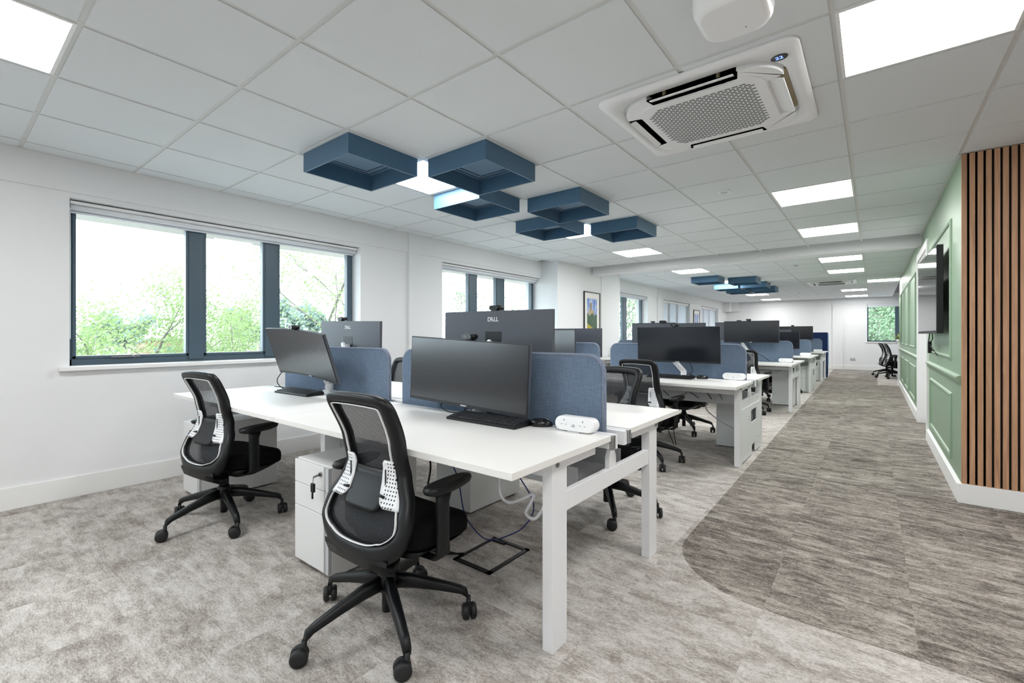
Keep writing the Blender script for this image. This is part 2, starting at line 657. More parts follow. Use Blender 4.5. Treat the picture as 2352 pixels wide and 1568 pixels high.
def thing(name, label, cat, loc=(0, 0, 0), rotz=0, group=None):
    o = bpy.data.objects.new(name, None)
    o.empty_display_size = 0.1
    COL.objects.link(o)
    o.location = loc
    o.rotation_euler = (0, 0, rotz)
    tag(o, label, cat, group)
    return o


def tag(o, label=None, cat=None, group=None, kind=None):
    if label:
        o['label'] = label
    if cat:
        o['category'] = cat
    if group:
        o['group'] = group
    if kind:
        o['kind'] = kind
    return o


def struct(o, label=None):
    o['kind'] = 'structure'
    if label:
        o['label'] = label
        o['category'] = o.name.split('_')[0]
    return o


def dup(root, loc, rotz, label, group=None):
    r = root.copy()
    COL.objects.link(r)
    r.location = loc
    r.rotation_euler = (0, 0, rotz)
    r['label'] = label
    if group:
        r['group'] = group
    for ch in list(root.children):
        c = ch.copy()
        COL.objects.link(c)
        c.parent = r
        for g in list(ch.children):
            d = g.copy()
            COL.objects.link(d)
            d.parent = c
    return r


def rrect(w, h, r, n=5, cx=0, cy=0):
    """rounded rectangle outline, counter-clockwise"""
    pts = []
    for (sx, sy, a0) in ((1, -1, -PI / 2), (1, 1, 0), (-1, 1, PI / 2), (-1, -1, PI)):
        for k in range(n + 1):
            a = a0 + k / n * PI / 2
            pts.append((cx + sx * (w / 2 - r) + r * math.cos(a), cy + sy * (h / 2 - r) + r * math.sin(a)))
    return pts


def spline(pts, n=6):
    """Catmull-Rom through 2D/3D points"""
    out = []
    P_ = [Vector(p) for p in pts]
    for i in range(len(P_) - 1):
        p0, p1, p2, p3 = P_[max(i - 1, 0)], P_[i], P_[i + 1], P_[min(i + 2, len(P_) - 1)]
        for k in range(n):
            t = k / n
            out.append(0.5 * ((2 * p1) + (p2 - p0) * t + (2 * p0 - 5 * p1 + 4 * p2 - p3) * t * t + (3 * p1 - p0 - 3 * p2 + p3) * t ** 3))
    out.append(P_[-1])
    return out


def interp(tab, x):
    if x <= tab[0][0]:
        return tab[0][1]
    for (a, va), (b, vb) in zip(tab, tab[1:]):
        if x <= b:
            t = (x - a) / (b - a)
            t = t * t * (3 - 2 * t) * 0.35 + t * 0.65
            return va + (vb - va) * t
    return tab[-1][1]


def text_mesh(txt, size, depth, shear=0.0, bold=0.0):
    cu = bpy.data.curves.new('txt', 'FONT')
    cu.body = txt
    cu.size = size
    cu.extrude = depth
    cu.shear = shear
    cu.offset = bold
    cu.align_x = 'CENTER'
    cu.align_y = 'CENTER'
    o = bpy.data.objects.new('txt', cu)
    COL.objects.link(o)
    bpy.context.view_layer.update()
    me = bpy.data.meshes.new_from_object(o)
    bpy.data.objects.remove(o)
    return me


# ------------------------------------------------------------------ room shell
WX = -4.52       # inner face of the window wall
FW = -4.68       # plane of the window frames
GX = 0.48        # green wall face
SY = 4.45        # slatted return wall
FY = 19.3        # far wall
BY = -3.2        # wall behind the camera
EX = 5.2         # wall far to the right of the camera
BK0, BK1, BKZ = 7.75, 7.97, 2.30   # bulkhead beam
H2 = CE + 0.25

# floor slab and carpet tiles
fl = struct(MB().box(WX - 0.3, BY - 0.1, -0.15, EX + 0.1, FY + 0.3, -0.006).build('floor', pm('floor_screed', (70, 68, 66), 0.9, noise=(4, 0.05))))
tiles = []
x = -20.37
xs = []
while x < EX:
    if x + 0.5 > WX:
        xs.append(x)
    x += 0.5
y = -10.0
ys = []
while y < FY:
    if y + 0.5 > BY:
        ys.append(y)
    y += 0.5
for a in xs:
    for b_ in ys:
        if a > GX + 0.05 and b_ > SY + 0.05:
            continue
        c = P(a + 0.25, b_ + 0.25, 0)
        vis = c is not None and -300 < c[0] < 2650 and c[1] < 1900
        tiles.append((not vis, math.hypot(a + 0.25, b_ + 0.25), a, b_))
tiles.sort()


def tile_box(mb, a, b_):
    mb.box(max(a, WX) + 0.0001, max(b_, BY) + 0.0001, -0.006, min(a + 0.5, EX if b_ < SY - 0.4 else (EX if b_ < SY - 0.01 else GX + 0.06)) - 0.0001, min(b_ + 0.5, FY) - 0.0001, 0.0)


for _, _, a, b_ in tiles[:300]:
    mb = MB()
    tile_box(mb, a, b_)
    mb.build('carpet_tile', M['carpet'], fl, fix=False)
mb = MB()
for _, _, a, b_ in tiles[300:]:
    tile_box(mb, a, b_)
o = mb.build('carpet_tiles_beyond', M['carpet'], fl, fix=False)
o['kind'] = 'stuff'

# window wall, with openings
WIN = [(-2.98, -0.61, 0.935, 2.15), (0.627, 2.999, 0.935, 2.15), (4.243, 6.55, 0.935, 2.15), (9.0, 11.35, 0.935, 2.15), (12.46, 14.78, 0.935, 2.15), (15.94, 18.1, 0.935, 2.15)]
WT = 0.32
mb = MB()
ycur = BY
for (a, b_, z0, z1) in WIN:
    mb.box(WX - WT, ycur, -0.1, WX, a, H2)
    mb.box(WX - WT, a, -0.1, WX, b_, z0)
    mb.box(WX - WT, a, z1, WX, b_, H2)
    ycur = b_
mb.box(WX - WT, ycur, -0.1, WX, FY + 0.3, H2)
wl = struct(mb.build('wall_left', M['wall']))
MB().box(WX, BY, 2.185, WX + 0.018, 6.55, H2).build('upper_band', M['wall'], wl)
MB().box(WX, 8.94, 2.185, WX + 0.018, FY, H2).build('upper_band', M['wall'], wl)
MB().box(WX, 3.66, 0, WX + 0.035, 3.79, H2).build('pilaster', M['wall'], wl)
MB().box(WX, 11.95, 0, WX + 0.05, 12.12, H2).build('pilaster', M['wall'], wl)
MB().box(WX, 18.75, 2.08, WX + 0.24, FY, CE + 0.02).build('corner_boxing', M['wall'], wl)
MB().box(WX, 6.55, 0, -4.18, 8.12, H2).build('pier', M['wall'], wl)
MB().box(WX, 8.12, 0, -4.165, 8.94, H2).build('pier', M['wall'], wl)
# eaves outside, above the windows
struct(MB().box(-5.62, BY, 2.2, WX - WT, FY, 2.45).build('trim_1', pm('eaves_board', (188, 184, 176), 0.8, noise=(3, 0.05))))

# baseboards
struct(MB().box(WX, BY, 0, WX + 0.016, 6.55, 0.15).box(WX, 8.94, 0, WX + 0.016, FY, 0.15).box(-4.18, 6.55, 0, -4.164, 8.12, 0.15).box(-4.165, 8.12, 0, -4.149, 8.956, 0.15).box(WX, 6.534, 0, -4.164, 6.55, 0.15).build('baseboard_left', M['trim'], bevel=0.003))
struct(MB().box(WX, FY - 0.016, 0, GX, FY, 0.15).box(-1.126, FY - 0.056, 0, -0.814, FY - 0.016, 0.15).build('baseboard_far', M['trim'], bevel=0.003))

# far wall with window
FWIN = (-0.165, 1.1, 0.955, 2.2)
mb = MB()
mb.box(WX - WT, FY, -0.1, FWIN[0], FY + WT, H2)
mb.box(FWIN[1], FY, -0.1, 2.2, FY + WT, H2)
mb.box(FWIN[0], FY, -0.1, FWIN[1], FY + WT, FWIN[2])
mb.box(FWIN[0], FY, FWIN[3], FWIN[1], FY + WT, H2)
wf = struct(mb.build('wall_far', M['wall']))
MB().box(-1.11, FY - 0.04, 0, -0.83, FY, H2).build('pilaster', M['wall'], wf)
MB().box(WX, FY - 0.02, 2.21, -1.11, FY, H2).box(-0.83, FY - 0.02, 2.21, 2.2, FY, H2).build('upper_band', M['wall'], wf)
MB().box(WX + 0.24, FY - 0.16, 2.08, -4.28 + 0.24, FY, CE + 0.02).build('corner_boxing', M['wall'], wf)

# wall behind and to the right of the camera
struct(MB().box(WX - WT, BY - 0.2, -0.1, EX + 0.2, BY, H2).build('wall_rear', M['wall']))
struct(MB().box(EX, BY, -0.1, EX + 0.2, SY + 0.2, H2).build('wall_right', M['wall']))

# green wall (near part, doorway, far part)
D0, D1, DZ = 6.90, 8.20, 2.14
mb = MB()
mb.box(GX, SY, -0.1, GX + 0.15, D0, H2).box(GX, D1, -0.1, GX + 0.15, 13.9, H2).box(GX, D0, DZ, GX + 0.15, D1, H2)
wg = struct(mb.build('wall_green', M['green']))


def mould(y0, y1, z0, z1, w=0.03, d=0.016):
    mb = MB()
    prof = ((0, 0), (d * 0.6, 0.15), (d, 0.5), (d * 0.6, 0.85), (0, 1.0))
    # four mitred lengths
    def ring(y, z, sy, sz):
        return [(GX - dd, y + sy * w * t, z + sz * w * t) for dd, t in prof]
    rr = [ring(y0, z0, 1, 1), ring(y1, z0, -1, 1), ring(y1, z1, -1, -1), ring(y0, z1, 1, -1)]
    n = len(prof)
    vs = [p for r in rr for p in r]
    fs = []
    for i in range(4):
        a, b_ = i * n, ((i + 1) % 4) * n
        for j in range(n - 1):
            fs.append((a + j, a + j + 1, b_ + j + 1, b_ + j))
    mb.add(vs, fs)
    return mb.build('panel_moulding', M['green'], wg)


mould(4.91, 6.62, 0.975, 2.07)
mould(4.90, 6.56, 0.21, 0.715)
for a, b_ in ((8.75, 10.1), (10.45, 11.6), (11.95, 12.9), (13.15, 13.75)):
    mould(a, b_, 0.975, 2.07)
    mould(a, b_, 0.21, 0.715)
for a, b_ in ((SY, D0 - 0.09), (D1 + 0.09, 13.9)):
    MB().prism([(GX, 0.815), (GX - 0.012, 0.825), (GX - 0.018, 0.845), (GX - 0.028, 0.855), (GX - 0.028, 0.87), (GX - 0.01, 0.878), (GX, 0.882)], 'y', a, b_).build('dado_rail', M['green'], wg)
struct(MB().box(GX - 0.02, SY + 0.0005, 0, GX, D0 - 0.09, 0.12).box(GX - 0.02, D1 + 0.09, 0, GX, 13.9, 0.12).prism([(GX - 0.02, 0.12), (GX - 0.005, 0.135), (GX, 0.135), (GX, 0.12)], 'y', SY, D0 - 0.09).prism([(GX - 0.02, 0.12), (GX - 0.005, 0.135), (GX, 0.135), (GX, 0.12)], 'y', D1 + 0.09, 13.9).build('baseboard_right', M['trim']))
# door lining, architraves and white door leaf
dr = struct(MB().box(GX - 0.02, D0 - 0.09, 0, GX, D0, DZ + 0.09).box(GX - 0.02, D1, 0, GX, D1 + 0.09, DZ + 0.09).box(GX - 0.02, D0, DZ, GX, D1, DZ + 0.09).box(GX, D0, 0, GX + 0.15, D0 + 0.02, DZ).box(GX, D1 - 0.02, 0, GX + 0.15, D1, DZ).box(GX, D0, DZ - 0.02, GX + 0.15, D1, DZ).build('door_1', M['trim']))
lf = MB().box(GX + 0.09, D0 + 0.022, 0.005, GX + 0.13, D1 - 0.022, DZ - 0.022).build('door_leaf', M['trim'], dr)
MB().cyl((GX + 0.09, D0 + 0.1, 1.0), (GX + 0.04, D0 + 0.1, 1.0), 0.01, 10).cyl((GX + 0.045, D0 + 0.1, 1.0), (GX + 0.045, D0 + 0.22, 1.0), 0.009, 10).build('door_handle', M['steel'], lf)
# wall closing the recess behind the far right chairs
struct(MB().box(GX + 0.95, 13.9, -0.1, GX + 1.1, FY, H2).box(GX, 13.9, -0.1, GX + 1.1, 14.05, H2).build('wall_recess', M['wall']))
# end of the green wall: white post
tag(MB().box(GX - 0.035, 13.72, 0, GX + 0.01, 14.06, 0.98).build('cabinet_end', M['trim'], bevel=0.003), 'white waist-high cabinet end standing at the far end of the green wall', 'cabinet')

# slatted return wall
sw = struct(MB().box(GX + 0.02, SY, -0.1, EX, SY + 0.15, H2).build('wall_slatted', pm('slat_backing', (12, 11, 10), 0.9, noise=(10, 0.1))))
k = 0
xx = GX
SLAT_P = 0.0398
sl_me = MB().box(0, -0.022, 0.135, 0.027, 0, CE - 0.005).mesh('slat', M['wood'])
while xx < 3.0:
    o = bpy.data.objects.new('slat', sl_me)
    COL.objects.link(o)
    o.parent = sw
    o.location = (xx, SY, 0)
    xx += SLAT_P
struct(MB().box(GX - 0.02, SY - 0.03, 0, EX, SY, 0.135).build('baseboard_slatted', M['trim'], bevel=0.003))

# ------------------------------------------------------------------ ceiling: tiles, tees, bulkhead
TX = [(i - 7.2082) * 0.6 for i in range(-1, 17)]
TY1 = [(j + 2.6346) * 0.6 for j in range(-8, 11)]
TY2 = [8.98 + 0.6 * k for k in range(-2, 18)]
ce = struct(MB().box(WX - WT, BY - 0.2, CE + 0.12, EX + 0.2, FY + WT, CE + 0.2).build('ceiling', M['void']))
LIGHTS = [(2, -3), (7, 1), (2, 1), (2, 5), (2, 8), (6, 5), (6, 8), (2, -7), (7, -3), (11, 1), (11, -3), (7, -7)]  # trailing entries are unseen panels, added to light the foreground
LIGHT2 = [(2, 8.98), (6, 8.98), (6, 10.78), (7, 13.18), (6, 15.58), (6, 17.98), (2, 15.58), (2, 17.98), (2, 11.38)]
cells = []


def add_cell(x0, x1, y0, y1):
    x0, x1 = max(x0, WX), min(x1, EX)
    y0, y1 = max(y0, BY), min(y1, FY)
    if x1 - x0 < 0.03 or y1 - y0 < 0.03:
        return
    if x0 > GX - 0.05 and y0 > SY - 0.05:
        return
    if x0 < -4.2 and 6.5 < (y0 + y1) / 2 < 8.94 and x1 < -4.17:
        return
    cx, cy = (x0 + x1) / 2, (y0 + y1) / 2
    c = P(cx, cy, CE)
    vis = c is not None and -250 < c[0] < 2600 and c[1] > -350
    cells.append((not vis, math.hypot(cx, cy), x0, x1, y0, y1))


for i in range(len(TX) - 1):
    for j in range(len(TY1) - 1):
        if (i - 1, j - 8) in LIGHTS:
            continue
        if TY1[j] >= BK0 - 0.02:
            continue
        add_cell(TX[i], TX[i + 1], TY1[j], min(TY1[j + 1], BK0))
    for j in range(len(TY2) - 1):
        if any(i - 1 == a and abs(TY2[j] - b_) < 0.05 for a, b_ in LIGHT2):
            continue
        if TY2[j + 1] <= BK1 + 0.02:
            continue
        add_cell(TX[i], TX[i + 1], max(TY2[j], BK1), TY2[j + 1])
cells.sort()
g = 0.012
full = None


def cell_box(mb, c):
    mb.box(c[2] + g, c[4] + g, CE, c[3] - g, c[5] - g, CE + 0.016)


for c in cells[:300]:
    mb = MB()
    cell_box(mb, c)
    mb.build('ceiling_tile', M['tile'], ce, fix=False)
mb = MB()
for c in cells[300:]:
    cell_box(mb, c)
o = mb.build('ceiling_tiles_beyond', M['tile'], ce, fix=False)
o['kind'] = 'stuff'
for X_ in TX:
    if WX < X_ < EX:
        y1 = BK0 if X_ < GX - 0.1 else SY
        MB().box(X_ - 0.0125, BY, CE + 0.005, X_ + 0.0125, y1, CE + 0.03).build('main_tee', M['tee'], ce, fix=False)
        if X_ < GX - 0.1:
            MB().box(X_ - 0.0125, BK1, CE + 0.005, X_ + 0.0125, FY, CE + 0.03).build('main_tee', M['tee'], ce, fix=False)
for Y_ in TY1:
    if BY < Y_ < BK0 - 0.02:
        MB().box(WX, Y_ - 0.0125, CE + 0.006, GX if Y_ > SY else EX, Y_ + 0.0125, CE + 0.028).build('cross_tee', M['tee'], ce, fix=False)
for Y_ in TY2:
    if BK1 + 0.02 < Y_ < FY:
        MB().box(WX, Y_ - 0.0125, CE + 0.006, GX, Y_ + 0.0125, CE + 0.028).build('cross_tee', M['tee'], ce, fix=False)
# wall angle
MB().box(WX + 0.018, BY, CE - 0.001, WX + 0.04, BK0, CE + 0.01).box(WX + 0.018, BK1, CE - 0.001, WX + 0.04, FY, CE + 0.01).box(GX - 0.022, SY, CE - 0.001, GX, FY, CE + 0.01).box(GX, SY - 0.045, CE - 0.001, EX, SY - 0.022, CE + 0.01).build('wall_angle', M['tee'], ce)
# bulkhead
struct(MB().box(-4.165, BK0, BKZ, GX, BK1, CE + 0.15).build('trim_2', M['wall']))

# ------------------------------------------------------------------ ceiling light panels
lp_g = 'square LED ceiling panels'
frame_mb = MB()
for (a, b_, c_, d_) in ((0.006, 0.006, 0.594, 0.02), (0.006, 0.58, 0.594, 0.594), (0.006, 0.02, 0.02, 0.58), (0.58, 0.02, 0.594, 0.58)):
    frame_mb.box(a, b_, -0.002, c_, d_, 0.012)
fr_me = frame_mb.mesh('panel_frame', M['trim'])
df_me = MB().add([(.02,.02,.002),(.02,.58,.002),(.58,.58,.002),(.58,.02,.002)],[(0,1,2,3)]).mesh('diffuser', M['led'])
light_labels = {
    (2, -3): 'lit square ceiling panel at the top left corner above the window wall',
    (7, 1): 'large lit square ceiling panel at the top right beside the air conditioner',
    (2, 1): 'lit square ceiling panel between the three nearest blue baffles',
    (2, 5): 'lit square ceiling panel between the last two baffles of the near group',
    (2, 8): 'lit square ceiling panel behind the near baffle group before the bulkhead',
    (6, 5): 'lit square ceiling panel over the aisle, first beyond the air conditioner',
    (6, 8): 'lit square ceiling panel over the aisle just in front of the bulkhead',
}


def panel(x, y, label):
    t = thing('ceiling_light', label, 'ceiling light', (x, y, CE), 0, lp_g)
    for nm, me in (('panel_frame', fr_me), ('diffuser', df_me)):
        o = bpy.data.objects.new(nm, me)
        COL.objects.link(o)
        o.parent = t
    return t


for n_, (i, j) in enumerate(LIGHTS):
    panel((i - 7.2082) * 0.6, (j + 2.6346) * 0.6, light_labels.get((i, j), 'unseen lit ceiling panel added outside the picture, %s' % {(2, -7): 'behind the camera on the window side', (7, -3): 'just above the camera', (11, 1): 'to the right before the slatted wall', (11, -3): 'to the right behind the camera', (7, -7): 'farthest behind the camera'}.get((i, j), '')))
L2 = {(2, 8.98): 'lit square ceiling panel just beyond the bulkhead on the window side',
      (6, 8.98): 'lit square ceiling panel over the aisle just beyond the bulkhead',
      (6, 10.78): 'lit square ceiling panel over the aisle before the far air conditioner',
      (7, 13.18): 'lit square ceiling panel close to the far end of the green wall',
      (6, 15.58): 'lit square ceiling panel over the aisle first past the far air conditioner',
      (6, 17.98): 'lit square ceiling panel over the aisle nearest the far wall',
      (2, 15.58): 'lit square ceiling panel just behind the far baffle group',
      (2, 17.98): 'lit square ceiling panel on the window side nearest the far wall',
      (2, 11.38): 'lit square ceiling panel between the far blue baffles'}
for (i, yy) in LIGHT2:
    panel((i - 7.2082) * 0.6, yy, L2[(i, yy)])

# ------------------------------------------------------------------ blue acoustic baffles
bh = 0.128
w = 0.548
th = 0.012
bm_w = MB()
o_ = w / 2
bm_w.box(-o_, -o_, -bh, o_, -o_ + th, 0).box(-o_, o_ - th, -bh, o_, o_, 0).box(-o_, -o_ + th, -bh, -o_ + th, o_ - th, 0).box(o_ - th, -o_ + th, -bh, o_, o_ - th, 0)
me_bw = bm_w.mesh('baffle_walls', M['baffle'])
bm_p = MB()
for k, (a, dz) in enumerate(((o_ - th, 0.006), (o_ - 0.07, 0.02), (o_ - 0.13, 0.03))):
    bm_p.box(-a, -a, -dz - 0.006, a, a, -dz + 0.006)
me_bp = bm_p.mesh('baffle_back_panel', M['baffle'])
ln = MB()
for a, dz in ((o_ - 0.07, 0.027), (o_ - 0.13, 0.037)):
    for (x0, y0, x1, y1) in ((-a, -a, a, -a + 0.006), (-a, a - 0.006, a, a), (-a, -a, -a + 0.006, a), (a - 0.006, -a, a, a)):
        ln.box(x0, y0, -dz - 0.002, x1, y1, -dz)
me_bl = ln.mesh('groove_lines', pm('baffle_groove', (18, 40, 62), 0.9, noise=(50, 0.1)))


def baffle(x, y, label, group):
    t = thing('acoustic_baffle', label, 'acoustic baffle', (x, y, CE - 0.001), 0, group)
    for nm, me in (('baffle_walls', me_bw), ('baffle_back_panel', me_bp), ('groove_lines', me_bl)):
        o = bpy.data.objects.new(nm, me)
        COL.objects.link(o)
        o.parent = t


BA = [(2, 0, 'blue felt box baffle on the ceiling, leftmost of the near group'), (3, 1, 'blue felt box baffle on the ceiling, second from the left of the near group'),
      (2, 2, 'blue felt box baffle with its front face lit pale by the ceiling panel'), (3, 3, 'blue felt box baffle on the ceiling, fourth of the near group'),
      (2, 4, 'blue felt box baffle partly hidden behind the fourth near baffle'), (3, 5, 'blue felt box baffle on the ceiling, rightmost of the near group')]
for i, j, lb in BA:
    baffle((i - 7.2082 + 0.5) * 0.6, (j + 2.6346 + 0.5) * 0.6, lb, 'near group of blue ceiling baffles')
BB = [(2, 10.18, 'blue felt box baffle, leftmost of the far ceiling group'), (3, 10.78, 'blue felt box baffle, widest and nearest of the far ceiling group'),
      (2, 11.98, 'blue felt box baffle of the far group, lit on its front face'), (3, 11.98, 'blue felt box baffle of the far group, second along its right edge'),
      (2, 13.18, 'blue felt box baffle of the far group, rearmost on its left side'), (3, 13.18, 'blue felt box baffle, rightmost and rearmost of the far ceiling group')]
for i, yy, lb in BB:
    baffle((i - 7.2082 + 0.5) * 0.6, yy + 0.3, lb, 'far group of blue ceiling baffles')

# ------------------------------------------------------------------ ceiling cassette air conditioners
def cassette(x, y, label):
    t = thing('ceiling_air_conditioner', label, 'air conditioner', (x, y, CE), 0, 'ceiling cassette air conditioners')
    S = 0.47
    mb = MB()
    out = rrect(2 * S, 2 * S, 0.06, 6)
    inn = rrect(2 * 0.40, 2 * 0.40, 0.17, 10)
    oo = rrect(2 * S, 2 * S, 0.06, 10)
    mb.rings([[(p[0], p[1], -0.001) for p in oo], [(p[0], p[1], -0.010) for p in oo], [(p[0] * 0.99, p[1] * 0.99, -0.016) for p in oo],
              [(p[0], p[1], -0.022) for p in inn], [(p[0] * 0.99, p[1] * 0.99, 0.03) for p in inn]], True, False)
    mb.build('outer_panel', M['whiteplastic'], t, fix=True)
    MB().prism(inn, 'z', 0.025, 0.03).build('plenum', M['dark'], t)
    for s in (-1, 1):
        MB().prism(rrect(0.06, 0.46, 0.028, 5, s * 0.365, 0), 'z', -0.010, 0.0).build('vent_lip', M['tan'], t)
    # inner panel with a notch for the louvre on each side
    base_o = rrect(0.77, 0.77, 0.17, 8)
    q_ = len(base_o) // 4
    poly = []
    for k in range(4):
        poly += base_o[k * q_:(k + 1) * q_]
        d_ = ((0, 1), (-1, 0), (0, -1), (1, 0))[k]
        nx = ((1, 0), (0, 1), (-1, 0), (0, -1))[k]
        # after corner k comes side k: add the notch
        for along, dep in ((-0.22, 0.385), (-0.205, 0.315), (0.205, 0.315), (0.22, 0.385)):
            poly.append((nx[0] * dep + d_[0] * along, nx[1] * dep + d_[1] * along))
    mb = MB()
    # corners of rrect start at the lower right: rotate the notch list to match
    pin = []
    for k in range(4):
        pin += base_o[k * q_:(k + 1) * q_]
        nx = ((1, 0), (0, 1), (-1, 0), (0, -1))[k]
        d_ = (-nx[1], nx[0])
        for along, dep in ((-0.22, 0.385), (-0.205, 0.315), (0.205, 0.315), (0.22, 0.385)):
            pin.append((nx[0] * dep + d_[0] * along, nx[1] * dep + d_[1] * along))
    mb.prism(pin, 'z', -0.036, 0.0)
    mb.build('inner_panel', M['whiteplastic'], t, bevel=0.003)
    # louvres, tilted open
    for k in range(4):
        mbl = MB().box(-0.2, -0.036, -0.003, 0.2, 0.034, 0.003)
        mbl.xf(Matrix.Rotation(k * PI / 2, 4, 'Z') @ Matrix.Translation((0, -0.348, -0.032)) @ Matrix.Rotation(math.radians(18), 4, 'X'))
        lo = mbl.build('louvre', M['whiteplastic'], t)
        for s in (-1, 1):
            pg = MB().box(-0.006, -0.01, 0, 0.006, 0.014, 0.03)
            pg.xf(Matrix.Rotation(k * PI / 2, 4, 'Z') @ Matrix.Translation((s * 0.13, -0.36, -0.028)))
            pg.build('louvre_arm', M['tan'], lo)
    # grille with slots
    gp = MB().prism(rrect(0.62, 0.62, 0.10, 6), 'z', -0.042, -0.034)
    gp.build('grille_panel', M['whiteplastic'], t)
    sm = MB()
    rows = 30
    for r in range(rows):
        yv = -0.255 + 0.51 * r / (rows - 1)
        sh = (r % 2) * 0.017
        xv = -0.275 + sh
        while xv < 0.26:
            cxm = xv + 0.0135
            if abs(cxm) < 0.262 and not (abs(cxm) > 0.19 and abs(yv) > 0.19 and math.hypot(abs(cxm) - 0.19, abs(yv) - 0.19) > 0.072):
                sm.box(xv, yv - 0.005, -0.0428, xv + 0.027, yv + 0.005, -0.0415)
            xv += 0.034
    o = sm.build('grille_slots', M['slot'], t, fix=False)
    o['kind'] = 'stuff'
    # display
    dm = MB()
    dm.rings([[(0.385 + 0.034 * math.cos(a), -0.355 + 0.026 * math.sin(a), zz) for a in [2 * PI * q / 24 for q in range(24)]] for zz in (-0.016, -0.0225)], False)
    dp = dm.build('display', M['blackgloss'], t)
    me = text_mesh('22', 0.032, 0.0005)
    me.materials.clear()
    me.materials.append(M['bluedigit'])
    o = bpy.data.objects.new('digits', me)
    COL.objects.link(o)
    o.parent = dp
    o.location = (0.385, -0.355, -0.0232)
    o.rotation_euler = (PI, 0, 0)
    return t


cassette(-0.715, 2.70, 'white ceiling cassette air conditioner with blue 22 display and slotted grille')
cassette(-0.78, 13.25, 'small distant ceiling cassette air conditioner beyond the bulkhead')

# white unit hanging near the top edge
t = thing('ceiling_unit', 'white rounded plastic unit hanging from the ceiling near the air conditioner', 'ceiling device', (-0.39, 1.76, CE))
mb = MB()
ou = rrect(0.24, 0.26, 0.075, 8)
mb.rings([[(p[0] * s_, p[1] * s_, z) for p in ou] for s_, z in ((0.9, -0.05), (1.0, -0.07), (1.0, -0.10), (0.97, -0.125), (0.90, -0.14), (0.78, -0.148))], True, True)
mb.build('body', M['whiteplastic'], t)
MB().cyl((0, 0, 0), (0, 0, -0.055), 0.03).box(-0.09, -0.05, -0.055, 0.09, 0.05, -0.045).build('bracket', M['black'], t)
MB().cyl((0.03, 0.06, -0.147), (0.03, 0.06, -0.1485), 0.0025, 10).build('indicator', M['black'], t)

# smoke detectors
for (x, y, lb, sc) in ((-1.025, 4.297, 'flat white smoke detector on the ceiling before the bulkhead', 0), (-1.08, 9.5, 'white dome detector on the ceiling just beyond the bulkhead', 1), (-1.736, 16.0, 'small white detector on the distant ceiling near the far wall', 0)):
    t = thing('smoke_detector', lb, 'smoke detector', (x, y, CE), 0, 'ceiling detectors')
    MB().lathe([(0.05, 0), (0.05, -0.008), (0.046, -0.012)], 24).build('base', M['whiteplastic'], t)
    if sc:
        MB().lathe([(0.036, -0.010), (0.036, -0.03), (0.026, -0.04), (0.01, -0.044)], 20).build('sensor_head', M['greytrim'], t)
    else:
        MB().lathe([(0.032, -0.010), (0.028, -0.016), (0.01, -0.018)], 20).build('sensor_head', M['greytrim'], t)

